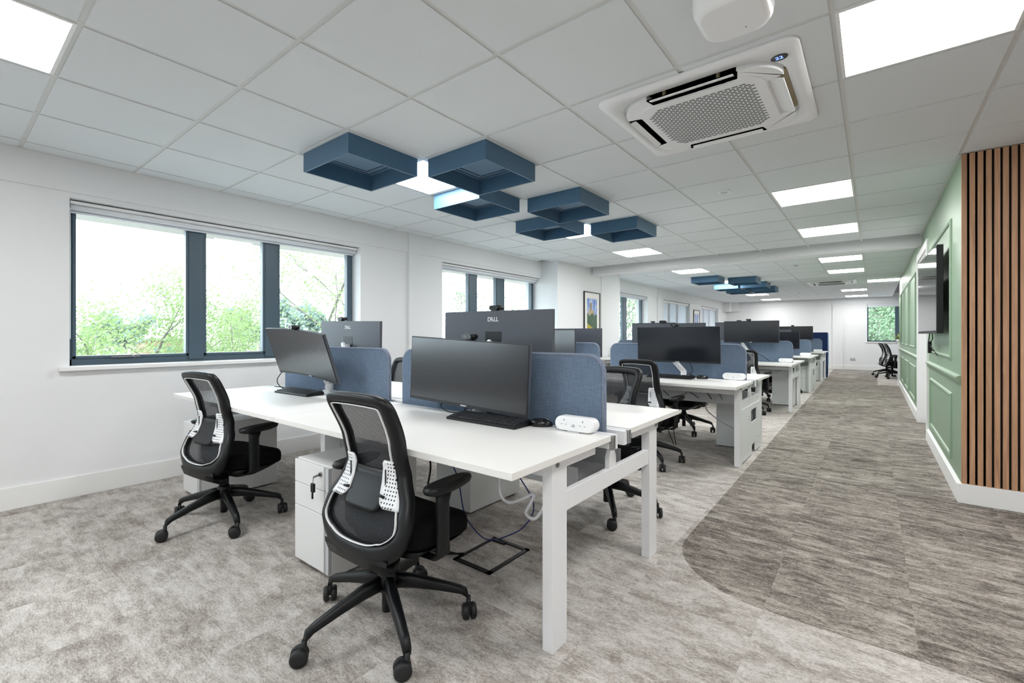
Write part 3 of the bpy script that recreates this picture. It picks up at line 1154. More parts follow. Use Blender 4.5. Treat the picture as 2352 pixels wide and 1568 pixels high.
# ------------------------------------------------------------------ windows
def window(n, y0, y1, z0, z1, mulls, drawn=False, handle=False):
    t = struct(thing('window_%d' % n, 'anthracite framed window %d along the window wall' % n, 'window'))
    fw = 0.05
    fr = MB()
    fr.box(FW - 0.06, y0, z0, FW, y0 + fw * 0.7, z1).box(FW - 0.06, y1 - fw, z0, FW, y1, z1)
    fr.box(FW - 0.06, y0, z0, FW, y1, z0 + 0.05).box(FW - 0.06, y0, z1 - 0.04, FW, y1, z1)
    fr.build('window_frame', M['anth'], t, bevel=0.003)
    for a, b_ in mulls:
        MB().box(FW - 0.06, a, z0 + 0.02, FW + 0.012, b_, z1 - 0.02).build('mullion', M['anth'], t, bevel=0.003)
    edges = [y0 + fw * 0.7] + [e for m_ in mulls for e in m_] + [y1 - fw]
    for i in range(0, len(edges), 2):
        a, b_ = edges[i], edges[i + 1]
        s_ = MB()
        q = 0.022
        zb, zt = z0 + 0.05, z1 - 0.04
        s_.box(FW - 0.05, a, zb, FW + 0.008, a + q, zt).box(FW - 0.05, b_ - q, zb, FW + 0.008, b_, zt).box(FW - 0.05, a, zb, FW + 0.008, b_, zb + q).box(FW - 0.05, a, zt - q, FW + 0.008, b_, zt)
        so = s_.build('sash', M['anth'], t, bevel=0.003)
        MB().box(FW - 0.032, a + q, zb + q, FW - 0.026, b_ - q, zt - q).build('pane', M['glass'], so)
        if handle and i == 0:
            MB().box(FW + 0.008, a + 0.22, zb + 0.004, FW + 0.02, a + 0.40, zb + 0.016).cyl((FW + 0.01, a + 0.36, zb + 0.01), (FW + 0.035, a + 0.36, zb + 0.01), 0.01, 10).build('handle', M['steel'], so)
    MB().box(FW, y0 - 0.06, z0 - 0.028, WX + 0.045, y1 + 0.06, z0 + 0.002).build('window_sill', M['trim'], t, bevel=0.004)
    # roller blind
    zb = z1 - 0.012
    if not drawn:
        bl = MB().box(FW + 0.03, y0 + 0.01, zb - 0.02, FW + 0.11, y1 - 0.01, zb).build('blind_cassette', M['trim'], t)
        MB().tube([(FW + 0.07, y0 + 0.015, zb - 0.040), (FW + 0.07, y1 - 0.015, zb - 0.040)], 0.022, 16).build('blind_roll', M['blind'], t)
        MB().box(FW + 0.038, y0 + 0.02, zb - 0.068, FW + 0.042, y1 - 0.02, zb - 0.03).box(FW + 0.034, y0 + 0.02, zb - 0.076, FW + 0.048, y1 - 0.02, zb - 0.062).build('blind_fabric', M['blind'], t)
        MB().tube([(FW + 0.1, y0 + 0.012, zb - 0.05), (FW + 0.1, y0 + 0.012, z0 + 0.2)], 0.0025, 6).build('blind_chain', M['whiteplastic'], t)
    else:
        MB().box(FW + 0.03, y0 + 0.01, zb - 0.06, FW + 0.11, y1 - 0.01, zb).build('blind_cassette', M['trim'], t)
        MB().box(FW + 0.05, y0 + 0.02, z0 + 0.01, FW + 0.053, y1 - 0.02, zb - 0.05).build('blind_fabric', M['drawn'], t)


for n, (w_, mu) in enumerate(zip(WIN, ([(-2.2, -2.09), (-1.57, -1.45)], [(1.401, 1.513), (2.037, 2.158)], [(4.924, 5.074), (5.55, 5.723)], [(9.6, 9.72), (10.2, 10.39)], [(13.1, 13.25), (13.8, 13.95)], [(16.5, 16.62), (17.2, 17.32)]))):
    window(n if n else 7, w_[0], w_[1], w_[2], w_[3], mu, drawn=n >= 4, handle=n == 1)
# far window
t = struct(thing('window_6', 'dark framed window in the far wall showing green foliage', 'window'))
x0, x1, z0, z1 = FWIN
yf = FY + 0.12
MB().box(x0, yf, z0, x0 + 0.035, yf + 0.06, z1).box(x0, yf, z0, x1, yf + 0.06, z0 + 0.04).box(x0, yf, z1 - 0.04, x1, yf + 0.06, z1).box(x1 - 0.04, yf, z0, x1, yf + 0.06, z1).build('window_frame', M['anth'], t)
MB().box(0.55, yf - 0.01, z0, 0.70, yf + 0.06, z1).build('mullion', M['anth'], t)
MB().box(x0 + 0.035, yf + 0.028, z0 + 0.04, 0.55, yf + 0.034, z1 - 0.04).build('pane', M['glass'], t)
MB().box(0.70, yf + 0.028, z0 + 0.04, x1 - 0.04, yf + 0.034, z1 - 0.04).build('pane', M['glass'], t)
MB().box(x0 - 0.05, FY - 0.03, z0 - 0.03, x1 + 0.05, yf, z0).build('window_sill', M['trim'], t)
MB().box(x0 + 0.01, FY + 0.02, z1 - 0.10, x1, FY + 0.09, z1).build('blind_cassette', M['blind'], t)

# ------------------------------------------------------------------ pictures
def picture(y0, y1, z0, z1, x, pm_, label):
    t = thing('framed_picture', label, 'picture', (x, (y0 + y1) / 2, (z0 + z1) / 2), 0, 'framed pictures on the window wall')
    hw, hh = (y1 - y0) / 2, (z1 - z0) / 2
    f = 0.018
    fr = MB().box(0, -hw, -hh, 0.025, -hw + f, hh).box(0, hw - f, -hh, 0.025, hw, hh).box(0, -hw, -hh, 0.025, hw, -hh + f).box(0, -hw, hh - f, 0.025, hw, hh)
    fr.build('frame', M['frameblack'], t)
    MB().box(0.004, -hw + f, -hh + f, 0.012, hw - f, hh - f).build('mount', M['mount'], t)
    MB().box(0.012, -hw * 0.62, -hh * 0.70, 0.0135, hw * 0.62, hh * 0.70).build('print', pm_, t)


picture(7.43, 8.05, 1.145, 1.975, -4.18, M['print0'], 'black framed print of a pale tower above trees on the white pier')
picture(15.1, 15.74, 1.15, 1.98, WX, M['print1'], 'black framed blue print between the two windows with drawn blinds')

# ------------------------------------------------------------------ wall television
t = thing('television', 'large wall mounted television angled from the green wall on a bracket', 'television', (0.395, 5.68, 1.543), math.atan2(0.04, 1.22) * 1.0)
TVW, TVH = 1.23, 0.71
MB().box(-0.012, -TVW / 2, -TVH / 2 - 0.01, 0.03, TVW / 2, TVH / 2).build('case', M['black'], t, bevel=0.004)
MB().box(-0.0135, -TVW / 2 + 0.009, -TVH / 2 + 0.012, -0.0115, TVW / 2 - 0.009, TVH / 2 - 0.009).build('screen', M['tvscreen'], t)
MB().box(0.03, -0.2, -0.2, 0.05, 0.2, 0.14).box(0.05, -0.26, -0.15, 0.072, 0.26, 0.1).build('wall_bracket', M['blackmatte'], t)
pts = spline([(0.04, 0.28, -0.36), (0.03, 0.26, -0.44), (0.03, 0.2, -0.47), (0.04, 0.24, -0.50), (0.05, 0.15, -0.53)], 6)
MB().tube(pts, 0.004, 6).tube(spline([(0.04, 0.12, -0.36), (0.04, 0.1, -0.42), (0.03, 0.2, -0.46), (0.04, 0.02, -0.52), (0.05, -0.1, -0.56)], 6), 0.004, 6).box(0.02, 0.19, -0.55, 0.045, 0.225, -0.44).build('cables', M['blackmatte'], t)

# wall sockets
for (loc, rz, lb) in (((0.478, 10.9, 0.36), PI / 2, 'small white socket plate low on the far green wall'), ((-0.55, FY - 0.002, 0.36), 0, 'white double socket plate low on the far wall')):
    t = thing('wall_socket', lb, 'socket', loc, rz, 'wall sockets')
    MB().box(-0.073, -0.012, -0.043, 0.073, 0.0, 0.043).build('plate', M['greytrim'], t, bevel=0.003)
    MB().box(-0.05, -0.014, -0.02, -0.02, -0.012, 0.0).box(0.02, -0.014, -0.02, 0.05, -0.012, 0.0).build('pin_holes', M['slot'], t)

# ------------------------------------------------------------------ bench desks
BENCH = [(-0.885, 1.125), (-0.895, 4.14), (-0.935, 7.78), (-0.962, 10.76), (-0.985, 13.78)]
ORD = ['first', 'second', 'third', 'fourth', 'fifth']
DH = 0.73
HD = 0.786


def bench(n):
    xe, F = BENCH[n]
    cx, cy = xe - 1.6, F + HD
    t = thing('bench_desk', ['four-seat white bench desk nearest the camera with open end frame', 'second white bench desk from the camera with solid cut-out end panel', 'third white bench desk from the camera with open end frame', 'fourth white bench desk from the camera with solid end panel', 'fifth and farthest white bench desk by the navy screens'][n], 'desk', (cx, cy, 0), 0, 'rows of white bench desks')
    for sx in (-1, 1):
        for sy in (-1, 1):
            x0, x1 = (0.002, 1.6) if sx > 0 else (-1.6, -0.002)
            y0, y1 = (0.098, HD) if sy > 0 else (-HD, -0.098)
            MB().box(x0, y0, DH - 0.025, x1, y1, DH).build('desktop', M['desk'], t, bevel=0.0015)
    for sy in (-1, 1):
        MB().box(-1.6, sy * 0.062, DH - 0.066, 1.6, sy * 0.034, DH - 0.004).build('rail', M['frame'], t)
        for q in (0.066, 0.082):
            p_ = MB()
            for s in (-1, 1):
                e0, e1 = s * 1.590, s * 1.606
                p_.box(e0, sy * q, DH - 0.064, e1, sy * (q + 0.012), DH - 0.002)
            p_.build('rail_end', M['alu'], t)
            MB().box(-1.5895, sy * q, DH - 0.06, 1.5895, sy * (q + 0.012), DH - 0.003).build('rail', M['frame'], t)
            sl_ = MB()
            for s in (-1, 1):
                sl_.box(s * 1.606, sy * (q + 0.0045), DH - 0.058, s * 1.6064, sy * (q + 0.0075), DH - 0.008)
            sl_.build('rail_slot', M['slot'], t)
        # lengthwise beam below each top
        MB().box(-1.53, sy * 0.48, 0.63, 1.53, sy * 0.43, 0.675).build('under_beam', M['frame'], t)
    for x0, x1 in ((1.525, 1.57), (-0.023, 0.023), (-1.57, -1.525)):
        for sy in (-1, 1):
            MB().box(x0, sy * 0.41, 0, x1, sy * 0.51, 0.672).build('leg', M['frame'], t, bevel=0.002)
            MB().box(x0, sy * 0.19, 0.665, x1 + (0.004 if x0 > 0 else 0), sy * 0.515, 0.7048).build('bracket_arm', M['frame'], t, bevel=0.002)
            if x0 > 1:
                MB().cyl((x1 + 0.003, sy * 0.485, 0.686), (x1 + 0.008, sy * 0.485, 0.686), 0.010, 14).cyl((x1 + 0.008, sy * 0.485, 0.686), (x1 + 0.0095, sy * 0.485, 0.686), 0.005, 6).build('bolt', M['steel'], t)
        MB().box(x0 + 0.012, -0.41, 0.49, x1 - 0.008, 0.41, 0.565).build('cross_beam', M['frame'], t, bevel=0.002)
        MB().prism([(-0.034, 0.565), (0.034, 0.565), (0.034, 0.615), (0.018, 0.645), (0.018, 0.69), (-0.018, 0.69), (-0.018, 0.645), (-0.034, 0.615)], 'x', x0 + 0.014, x1 - 0.01).build('centre_post', M['frame'], t)
    MB().box(-1.5, -0.21, 0.505, 1.5, 0.21, 0.509).box(-1.5, -0.212, 0.505, 1.5, -0.208, 0.60).box(-1.5, 0.208, 0.505, 1.5, 0.212, 0.60).build('cable_tray', M['tray'], t)
    if n in (1, 3):
        xa, xb = 1.556, 1.568
        pn = MB()
        pn.box(xa, -0.41, 0.012, xb, 0.02, 0.30).box(xa, 0.20, 0.012, xb, 0.41, 0.30).box(xa, 0.02, 0.10, xb, 0.20, 0.30)
        pn.box(xa, -0.41, 0.30, xb, -0.03, 0.49).box(xa, 0.27, 0.30, xb, 0.41, 0.49).box(xa, -0.03, 0.44, xb, 0.27, 0.49)
        pn.box(xa, -0.03, 0.30, xb, 0.27, 0.315)
        pn.build('end_panel', M['frame'], t)
        sl_ = MB()
        for yy in (-0.12, 0.33):
            for zz in (0.07, 0.13, 0.36, 0.39):
                sl_.box(xb, yy - 0.012, zz, xb + 0.0006, yy + 0.012, zz + 0.006)
        sl_.build('panel_slots', M['slot'], t)
    return t


for n in range(5):
    bench(n)

# ------------------------------------------------------------------ desk screens
SW, SZ0, SZ1 = 1.44, 0.685, 1.075


def screen_outline(hw, z0, z1, r, n=8):
    pts = [(-hw, z0), (hw, z0)]
    for k in range(n + 1):
        a = k / n * PI / 2
        pts.append((hw - r + r * math.cos(a), z1 - r + r * math.sin(a)))
    for k in range(n + 1):
        a = PI / 2 + k / n * PI / 2
        pts.append((-hw + r + r * math.cos(a), z1 - r + r * math.sin(a)))
    return pts


me_scr = MB().prism(screen_outline(SW / 2 - 0.014, SZ0, SZ1 - 0.014, 0.075), 'y', -0.0145, 0.0145).mesh('fabric_panel', M['screenfab'])
eo = screen_outline(SW / 2, SZ0, SZ1, 0.09)
ei = screen_outline(SW / 2 - 0.0138, SZ0, SZ1 - 0.0138, 0.0762)
em = MB()
prof = [[(p[0], -0.010, p[1]) for p in eo[1:] + eo[:1]], [(p[0], 0.010, p[1]) for p in eo[1:] + eo[:1]], [(p[0], 0.0135, p[1]) for p in ei[1:] + ei[:1]], [(p[0], -0.0135, p[1]) for p in ei[1:] + ei[:1]]]
nn = len(eo)
vs = [q for r in prof for q in r]
fs = []
for a in range(4):
    b_ = (a + 1) % 4
    for i in range(nn - 1):
        fs.append((a * nn + i, a * nn + i + 1, b_ * nn + i + 1, b_ * nn + i))
em.add(vs, fs, True)
me_edge = em.mesh('edge_trim', M['screenedge'])
for n, (xe, F) in enumerate(BENCH):
    for s, side in ((0, 'aisle side'), (1, 'window side')):
        if n == 4 and s == 1:
            continue
        t = thing('desk_screen', 'blue fabric divider screen on the %s of the %s bench desk' % (side, ORD[n]), 'desk screen', (xe - 0.075 - SW / 2 - s * 1.58, F + HD, 0), 0, 'blue fabric desk screens')
        for nm, me in (('fabric_panel', me_scr), ('edge_trim', me_edge)):
            o = bpy.data.objects.new(nm, me)
            COL.objects.link(o)
            o.parent = t

# ------------------------------------------------------------------ monitors
MW, MH = 0.817, 0.358


def curved(mb, sag):
    if sag:
        mb.v = [(x, y - sag * (x / 0.41) ** 2, z) for x, y, z in mb.v]
    return mb


def strip_box(x0, x1, y0, y1, z0, z1, n=14):
    """box divided along x so it can be curved"""
    mb = MB()
    rings = []
    for i in range(n + 1):
        x = x0 + (x1 - x0) * i / n
        rings.append([(x, y0, z0), (x, y1, z0), (x, y1, z1), (x, y0, z1)])
    return mb.rings(rings, False, True)


def dell_mesh():
    mb_me = []
    xs_ = (-0.0215, -0.0060, 0.0080, 0.0195)
    parts = []
    for ch, xx in zip('DELL', xs_):
        me = text_mesh(ch, 0.024, 0.0004, 0.0, 0.0004)
        rot = math.radians(32) if ch == 'E' else 0
        mt = Matrix.Translation((xx, 0, 0)) @ Matrix.Rotation(rot, 4, 'Z')
        parts.append(([tuple(mt @ v.co) for v in me.vertices], [tuple(p.vertices) for p in me.polygons]))
    mb = MB()
    for v, f in parts:
        mb.add(v, f)
    return mb


LOGO = dell_mesh()


def monitor(label, cx, cy, cz, yaw=0.0, pitch=0.0, roll=0.0, face=-1, sag=0.012, arm_to=None, wc=True, wc_label='', wx=0.0, logo=True, arm=True, group='ultrawide monitors on the bench desks'):
    """face -1: screen looks towards -Y.  Empty sits on the desk under the monitor."""
    desk_z = DH
    rz = (0 if face < 0 else PI) + yaw
    t = thing('monitor', label, 'monitor', (cx, cy, desk_z), rz, group)
    rotm = Matrix.Translation((0, 0, cz - desk_z)) @ Matrix.Rotation(roll, 4, 'Y') @ Matrix.Rotation(pitch, 4, 'X')
    hw, hh = MW / 2, MH / 2
    body = curved(strip_box(-hw, hw, 0, 0.018, -hh, hh), sag)
    body.xf(rotm).build('case', M['monback'], t)
    bz = curved(strip_box(-hw, hw, -0.003, 0.001, -hh, hh), sag)
    bz.xf(rotm).build('bezel', M['bezel'], t)
    sc = curved(strip_box(-hw + 0.005, hw - 0.005, -0.0045, -0.002, -hh + 0.017, hh - 0.006), sag)
    sc.xf(rotm).build('screen', M['screen'], t)
    # thicker centre of the back, with the mounting recess
    rc = MB().box(-0.062, 0.0178, -0.06, 0.062, 0.0188, 0.058)
    ro = rc.xf(rotm).build('mount_recess', M['black'], t)
    if logo:
        lg = MB()
        lg.v, lg.f, lg.s = list(LOGO.v), list(LOGO.f), list(LOGO.s)
        lg.xf(rotm @ Matrix.Translation((0, 0.0186, 0.128)) @ Matrix.Rotation(PI, 4, 'Z') @ Matrix.Rotation(PI / 2, 4, 'X') @ Matrix.Scale(1.5, 4))
        lg.build('logo', M['logo'], t, fix=False)
    if arm:
        tgt = rotm @ Vector((0, 0.04, 0))
        ay = (0.16 if arm_to is None else arm_to)
        am = MB().box(-0.045, ay - 0.03, 0, 0.045, ay + 0.03, 0.022).cyl((0, ay, 0.02), (0, ay, 0.07), 0.028, 16)
        am.build('arm_base', M['whiteplastic'], t, bevel=0.002)
        mid = Vector((-0.16, ay - 0.0, 0.5 * (tgt.z) + 0.06))
        am = MB().tube([(0, ay, 0.06), tuple(mid)], [0.027, 0.022], 10)
        am.tube([tuple(mid), (tgt.x, tgt.y + 0.02, tgt.z)], [0.022, 0.017], 10)
        am.build('arm', M['whiteplastic'], t)
        hd = MB().box(-0.03, 0.0188, -0.05, 0.03, 0.04, -0.005)
        hd.xf(rotm).build('mount_plate', M['whiteplastic'], t)
    # small maker mark and sticker on the lower bezel
    st = MB().box(-0.02 + 0.0, -0.0052, -hh + 0.004, 0.02, -0.0045, -hh + 0.011)
    st.xf(rotm).build('bezel_mark', M['greytrim'], t)
    if wc:
        top = rotm @ Vector((wx, 0.0 - sag * (wx / 0.41) ** 2, hh))
        c, s_ = math.cos(rz), math.sin(rz)
        wl_ = (cx + c * top.x - s_ * top.y, cy + s_ * top.x + c * top.y, desk_z + top.z)
        webcam(wl_, rz, wc_label)
    return t


def webcam(loc, rz, label):
    t = thing('webcam', label, 'webcam', loc, rz, 'webcams on the monitors')
    body = MB()
    hw, r = 0.036, 0.0145
    st = []
    for k in range(9):
        a = -PI / 2 + k / 8 * PI
        st.append((hw - r + r * math.cos(a), r * math.sin(a)))
    for k in range(9):
        a = PI / 2 + k / 8 * PI
        st.append((-hw + r + r * math.cos(a), r * math.sin(a)))
    body.rings([[(p[0] * s_, y, 0.018 + p[1] * s_) for p in st] for y, s_ in ((-0.034, 0.88), (-0.032, 1.0), (0.018, 1.0), (0.021, 0.9))], True, True)
    body.build('body', M['black'], t)
    MB().prism([(p[0] * 0.86, 0.018 + p[1] * 0.8) for p in st], 'y', -0.0355, -0.033).build('front_glass', M['blackgloss'], t)
    MB().cyl((0, -0.0355, 0.018), (0, -0.0375, 0.018), 0.009, 16).build('lens', M['slot'], t)
    MB().box(-0.02, -0.016, -0.0005, 0.02, 0.02, 0.006).build('clip', M['black'], t)


monitor('dark ultrawide monitor facing the chair in the centre foreground', -1.706, 1.765, 0.958, yaw=0.05, pitch=0.0, roll=math.radians(2.8), sag=0.004, arm_to=0.10, wc_label='black webcam with a lens, in front of the big monitor back with mount recess', wx=0.03)
monitor('curved monitor tilted sharply forward on the window side of the first bench', -3.20, 1.66, 1.03, pitch=math.radians(20), roll=math.radians(3.4), sag=0.03, arm_to=0.2, wc_label='black webcam on the tilted monitor beside the first window', wx=-0.02, logo=False)
monitor('grey monitor back with white logo and open mount recess in the centre', -1.745, 2.06, 1.125, face=1, sag=0.004, roll=math.radians(-0.5), arm_to=0.10, wc_label='rounded black webcam seen from behind above the centre monitor logo', wx=0.0)
monitor('grey monitor back with white logo behind the tilted monitor', -3.28, 2.08, 1.095, face=1, sag=0.004, roll=math.radians(-1.2), arm_to=0.12, wc_label='black webcam seen from behind in front of the first window jamb', wx=0.12)
monitor('black monitor on the aisle side of the second bench with white arm below', -1.545, 4.64, 1.068, sag=0.01, pitch=math.radians(3), arm_to=0.2, wc_label='black webcam with lens on the second bench aisle side monitor', wx=-0.02)
monitor('grey monitor back just showing above the second bench aisle side monitor', -1.80, 5.08, 1.115, face=1, sag=0.006, arm_to=0.1, wc_label='grey webcam back above the second bench aisle side monitor', wx=0.05, logo=False)
monitor('bluish monitor on the window side of the second bench behind the centre monitor', -3.17, 4.72, 1.05, sag=0.006, arm_to=0.15, wc=False)
monitor('thin monitor top edge behind the bluish window side monitor', -3.05, 5.12, 1.07, yaw=0.12, face=1, sag=0.004, arm_to=0.11, wc=False, logo=False)
monitor('black monitor raised high on the aisle side of the third bench', -1.585, 8.36, 1.22, sag=0.0, arm_to=0.15, wc_label='black webcam in the middle of the third bench aisle side monitor', wx=-0.03)
monitor('grey monitor back half hidden behind the third bench aisle side monitor', -1.83, 8.78, 1.215, face=1, sag=0.0, arm_to=0.1, wc_label='black webcam left of the one on the third bench aisle side monitor', wx=0.02, logo=False)
monitor('dark monitor on the window side of the third bench beside the third window', -3.23, 8.36, 1.215, sag=0.0, wc_label='small black webcam on the third bench window side monitor', wx=0.0)
monitor('black monitor low on the aisle side of the fourth bench', -1.63, 11.34, 1.055, sag=0.0, arm_to=0.15, wc=False)
monitor('distant grey monitor back above the fourth bench monitor', -1.83, 11.74, 1.11, face=1, sag=0.0, arm_to=0.1, wc=False, logo=False)
monitor('farthest black monitor in front of the navy screens', -1.655, 14.36, 1.225, sag=0.0, arm_to=0.15, wc_label='tiny webcam on the farthest black monitor', wx=-0.05)

# ------------------------------------------------------------------ keyboards, mice, power pods
def keyboard(x, y, rz, label):
    t = thing('keyboard', label, 'keyboard', (x, y, DH), rz, 'black keyboards')
    W_, D_ = 0.445, 0.135
    MB().prism([(-D_ / 2, 0.0), (D_ / 2, 0.0), (D_ / 2, 0.026), (D_ / 2 - 0.012, 0.027), (-D_ / 2, 0.013)], 'x', -W_ / 2, W_ / 2).build('base', M['black'], t, bevel=0.002)
    ks = MB()
    for r in range(6):
        yy = -D_ / 2 + 0.012 + r * 0.0195
        zz = 0.014 + (yy + D_ / 2) * 0.105
        xk = -W_ / 2 + 0.012
        k_ = 0
        while xk < W_ / 2 - 0.018:
            wk = 0.0158
            if r == 0 and 3 <= k_ <= 3:
                wk = 0.105
            gap = 0.008 if (r > 0 and (abs(xk - 0.082) < 0.008 or abs(xk - 0.14) < 0.006)) else 0.0032
            ks.box(xk, yy, zz - 0.003, xk + wk, yy + 0.0158, zz + 0.006)
            xk += wk + gap
            k_ += 1
    o = ks.build('keys', M['keytop'], t, fix=False)
    o['kind'] = 'stuff'
    return t


keyboard(-1.507, 1.718, 0.0, 'black keyboard below the centre monitor')
keyboard(-3.33, 1.69, 0.03, 'black keyboard below the tilted monitor on the window side')
keyboard(-1.62, 4.66, 0.0, 'black keyboard below the second bench aisle side monitor')


def mouse(x, y, rz, label):
    t = thing('mouse', label, 'computer mouse', (x, y, DH), rz, 'black computer mice')
    mb = MB()
    rings = []
    for (k, zz) in ((0.94, 0.0), (1.0, 0.006), (0.98, 0.016), (0.86, 0.026), (0.6, 0.034), (0.25, 0.037)):
        rings.append([(0.031 * k * math.cos(a), 0.055 * k * math.sin(a) - (0.006 if zz > 0.02 else 0), zz) for a in [2 * PI * q / 20 for q in range(20)]])
    mb.rings(rings, True, True)
    mb.build('shell', M['blackgloss'], t)
    MB().cyl((-0.004, 0.028, 0.030), (0.004, 0.028, 0.030), 0.008, 12).build('scroll_wheel', M['slot'], t)


mouse(-1.238, 1.80, -1.05, 'black mouse beside the keyboard of the centre monitor')
mouse(-1.33, 4.74, -1.2, 'black mouse on the second bench between keyboard and power pod')
mouse(-1.83, 8.42, -1.0, 'small black mouse on the third bench beside its cable')


def pod(x, y, label):
    t = thing('power_pod', label, 'power socket', (x, y, DH), 0, 'white power pods on the desks')
    hw, r = 0.101, 0.031
    st = []
    for k in range(11):
        a = -PI / 2 + k / 10 * PI
        st.append((hw - r + r * math.cos(a), r * math.sin(a)))
    for k in range(11):
        a = PI / 2 + k / 10 * PI
        st.append((-hw + r + r * math.cos(a), r * math.sin(a)))
    body = MB()
    body.rings([[(p[0] * s_, y_ + (p[1] + r) * 0.12, 0.003 + r + p[1] * s_) for p in st] for y_, s_ in ((-0.030, 0.9), (-0.027, 0.97), (-0.022, 1.0), (0.022, 1.0), (0.027, 0.95))], True, True)
    body.build('housing', M['whiteplastic'], t)
    MB().box(-0.03, -0.03, 0.0, 0.03, 0.02, 0.004).build('foot', M['greytrim'], t)
    s_ = MB()
    for xx in (-0.05, 0.045):
        s_.box(xx - 0.002, -0.0275, 0.046, xx + 0.002, -0.0235, 0.054)
        for dx in (-0.012, 0.012):
            s_.box(xx + dx - 0.003, -0.0295, 0.030, xx + dx + 0.003, -0.0262, 0.033)
    s_.box(-0.010, -0.0305, 0.024, 0.006, -0.027, 0.028).box(-0.004, -0.0300, 0.031, 0.004, -0.0262, 0.034)
    s_.build('socket_slots', pm('socket_slot_grey', (176, 178, 182), 0.5, noise=(20, 0.03)), t)


for n, (xe, F) in enumerate(BENCH):
    pod(xe - 0.162, F + HD - 0.112, 'white pill-shaped power pod on the aisle end of the %s bench desk' % ORD[n])

# ------------------------------------------------------------------ drawer pedestals
def pedestal(x0, x1, yfront, face, label, lock=True, keyed=None):
    """face -1: drawers look towards -Y"""
    W_ = x1 - x0
    t = thing('drawer_pedestal', label, 'drawer unit', ((x0 + x1) / 2, yfront, 0), 0 if face < 0 else PI, 'white drawer pedestals')
    hw, D_, Ht = W_ / 2, 0.53, 0.535
    MB().box(-hw, 0.018, 0.012, hw, D_, Ht).build('carcass', M['pedestal'], t, bevel=0.002)
    for z0, z1 in ((0.028, 0.30), (0.303, 0.415), (0.418, 0.53)):
        dw = MB().box(-hw + 0.001, 0, z0, hw - 0.042, 0.0175, z1).build('drawer_front', M['pedestal'], t, bevel=0.002)
        MB().box(hw - 0.040, 0.010, z0, hw - 0.026, 0.0178, z1).box(hw - 0.026, 0, z0, hw - 0.001, 0.0175, z1).build('pull_channel', M['tray'], dw)
    for sx in (-1, 1):
        for yy in (0.06, D_ - 0.05):
            MB().cyl((sx * (hw - 0.04) - 0.012, yy, 0.013), (sx * (hw - 0.04) + 0.012, yy, 0.013), 0.013, 12).build('castor', M['rubber'], t)
    if lock:
        lk = MB().cyl((hw - 0.065, 0.0, 0.495), (hw - 0.065, -0.008, 0.495), 0.011, 14).build('lock', M['steel'], t)
        if keyed == 'black':
            MB().tube([(hw - 0.065, -0.008, 0.495), (hw - 0.072, -0.035, 0.488)], 0.005, 8).build('key', M['slot'], lk)
            MB().tube([(hw - 0.072, -0.035, 0.488), (hw - 0.075, -0.036, 0.46)], 0.0015, 6).box(hw - 0.087, -0.041, 0.418, hw - 0.062, -0.031, 0.458).box(hw - 0.081, -0.040, 0.385, hw - 0.073, -0.034, 0.42).build('key_fob', M['black'], lk)
        elif keyed == 'blue':
            MB().tube([(hw - 0.065, -0.008, 0.495), (hw - 0.09, -0.03, 0.49)], 0.005, 8).build('key', M['slot'], lk)
            MB().box(hw - 0.102, -0.036, 0.42, hw - 0.078, -0.031, 0.478).build('key_fob', M['keyblue'], lk)
    return t


pedestal(-2.335, -2.015, 1.165, -1, 'white three drawer pedestal with black key fob beside the centre chair', keyed='black')
pedestal(-4.0, -3.68, 1.165, -1, 'white drawer pedestal with blue key tag behind the left chair', keyed='blue')
pedestal(-2.37, -2.05, 2.70, 1, 'white pedestal under the far side of the first bench', lock=False)
pedestal(-1.30, -0.98, 5.66, 1, 'white pedestal at the aisle end of the second bench behind its end panel', lock=False)
pedestal(-1.34, -1.02, 9.30, 1, 'white pedestal at the aisle end of the third bench', lock=False)
pedestal(-1.36, -1.04, 11.0, -1, 'white pedestal under the fourth bench aisle end', lock=True)
pedestal(-1.37, -1.05, 13.95, -1, 'white pedestal with black lock at the fifth bench aisle end', keyed='black')

# ------------------------------------------------------------------ task chairs
R_half = [(0.0, 0.312), (0.10, 0.318), (0.182, 0.345), (0.234, 0.40), (0.252, 0.465), (0.236, 0.535), (0.200, 0.60), (0.177, 0.665), (0.177, 0.75), (0.186, 0.84), (0.186, 0.90), (0.162, 0.932), (0.11, 0.943), (0.0, 0.947)]
rh = spline(R_half, 5)
YP = [(0.30, -0.130), (0.36, -0.148), (0.43, -0.146), (0.50, -0.122), (0.58, -0.080), (0.645, -0.062), (0.76, -0.085), (0.95, -0.168)]


def by(x, z):
    return interp(YP, z) + 0.45 * x * x


def hw_at(z, inset=0.0):
    best = 0
    for p, q in zip(rh, rh[1:]):
        if min(p[1], q[1]) - 1e-6 <= z <= max(p[1], q[1]) + 1e-6:
            best = max(best, abs(p[0]), abs(q[0])) if abs(q[1] - p[1]) < 1e-4 else max(best, p[0] + (q[0] - p[0]) * (z - p[1]) / (q[1] - p[1]))
    return max(0.0, best - inset)


loop = [(p[0], p[1]) for p in rh] + [(-p[0], p[1]) for p in reversed(rh[1:-1])]


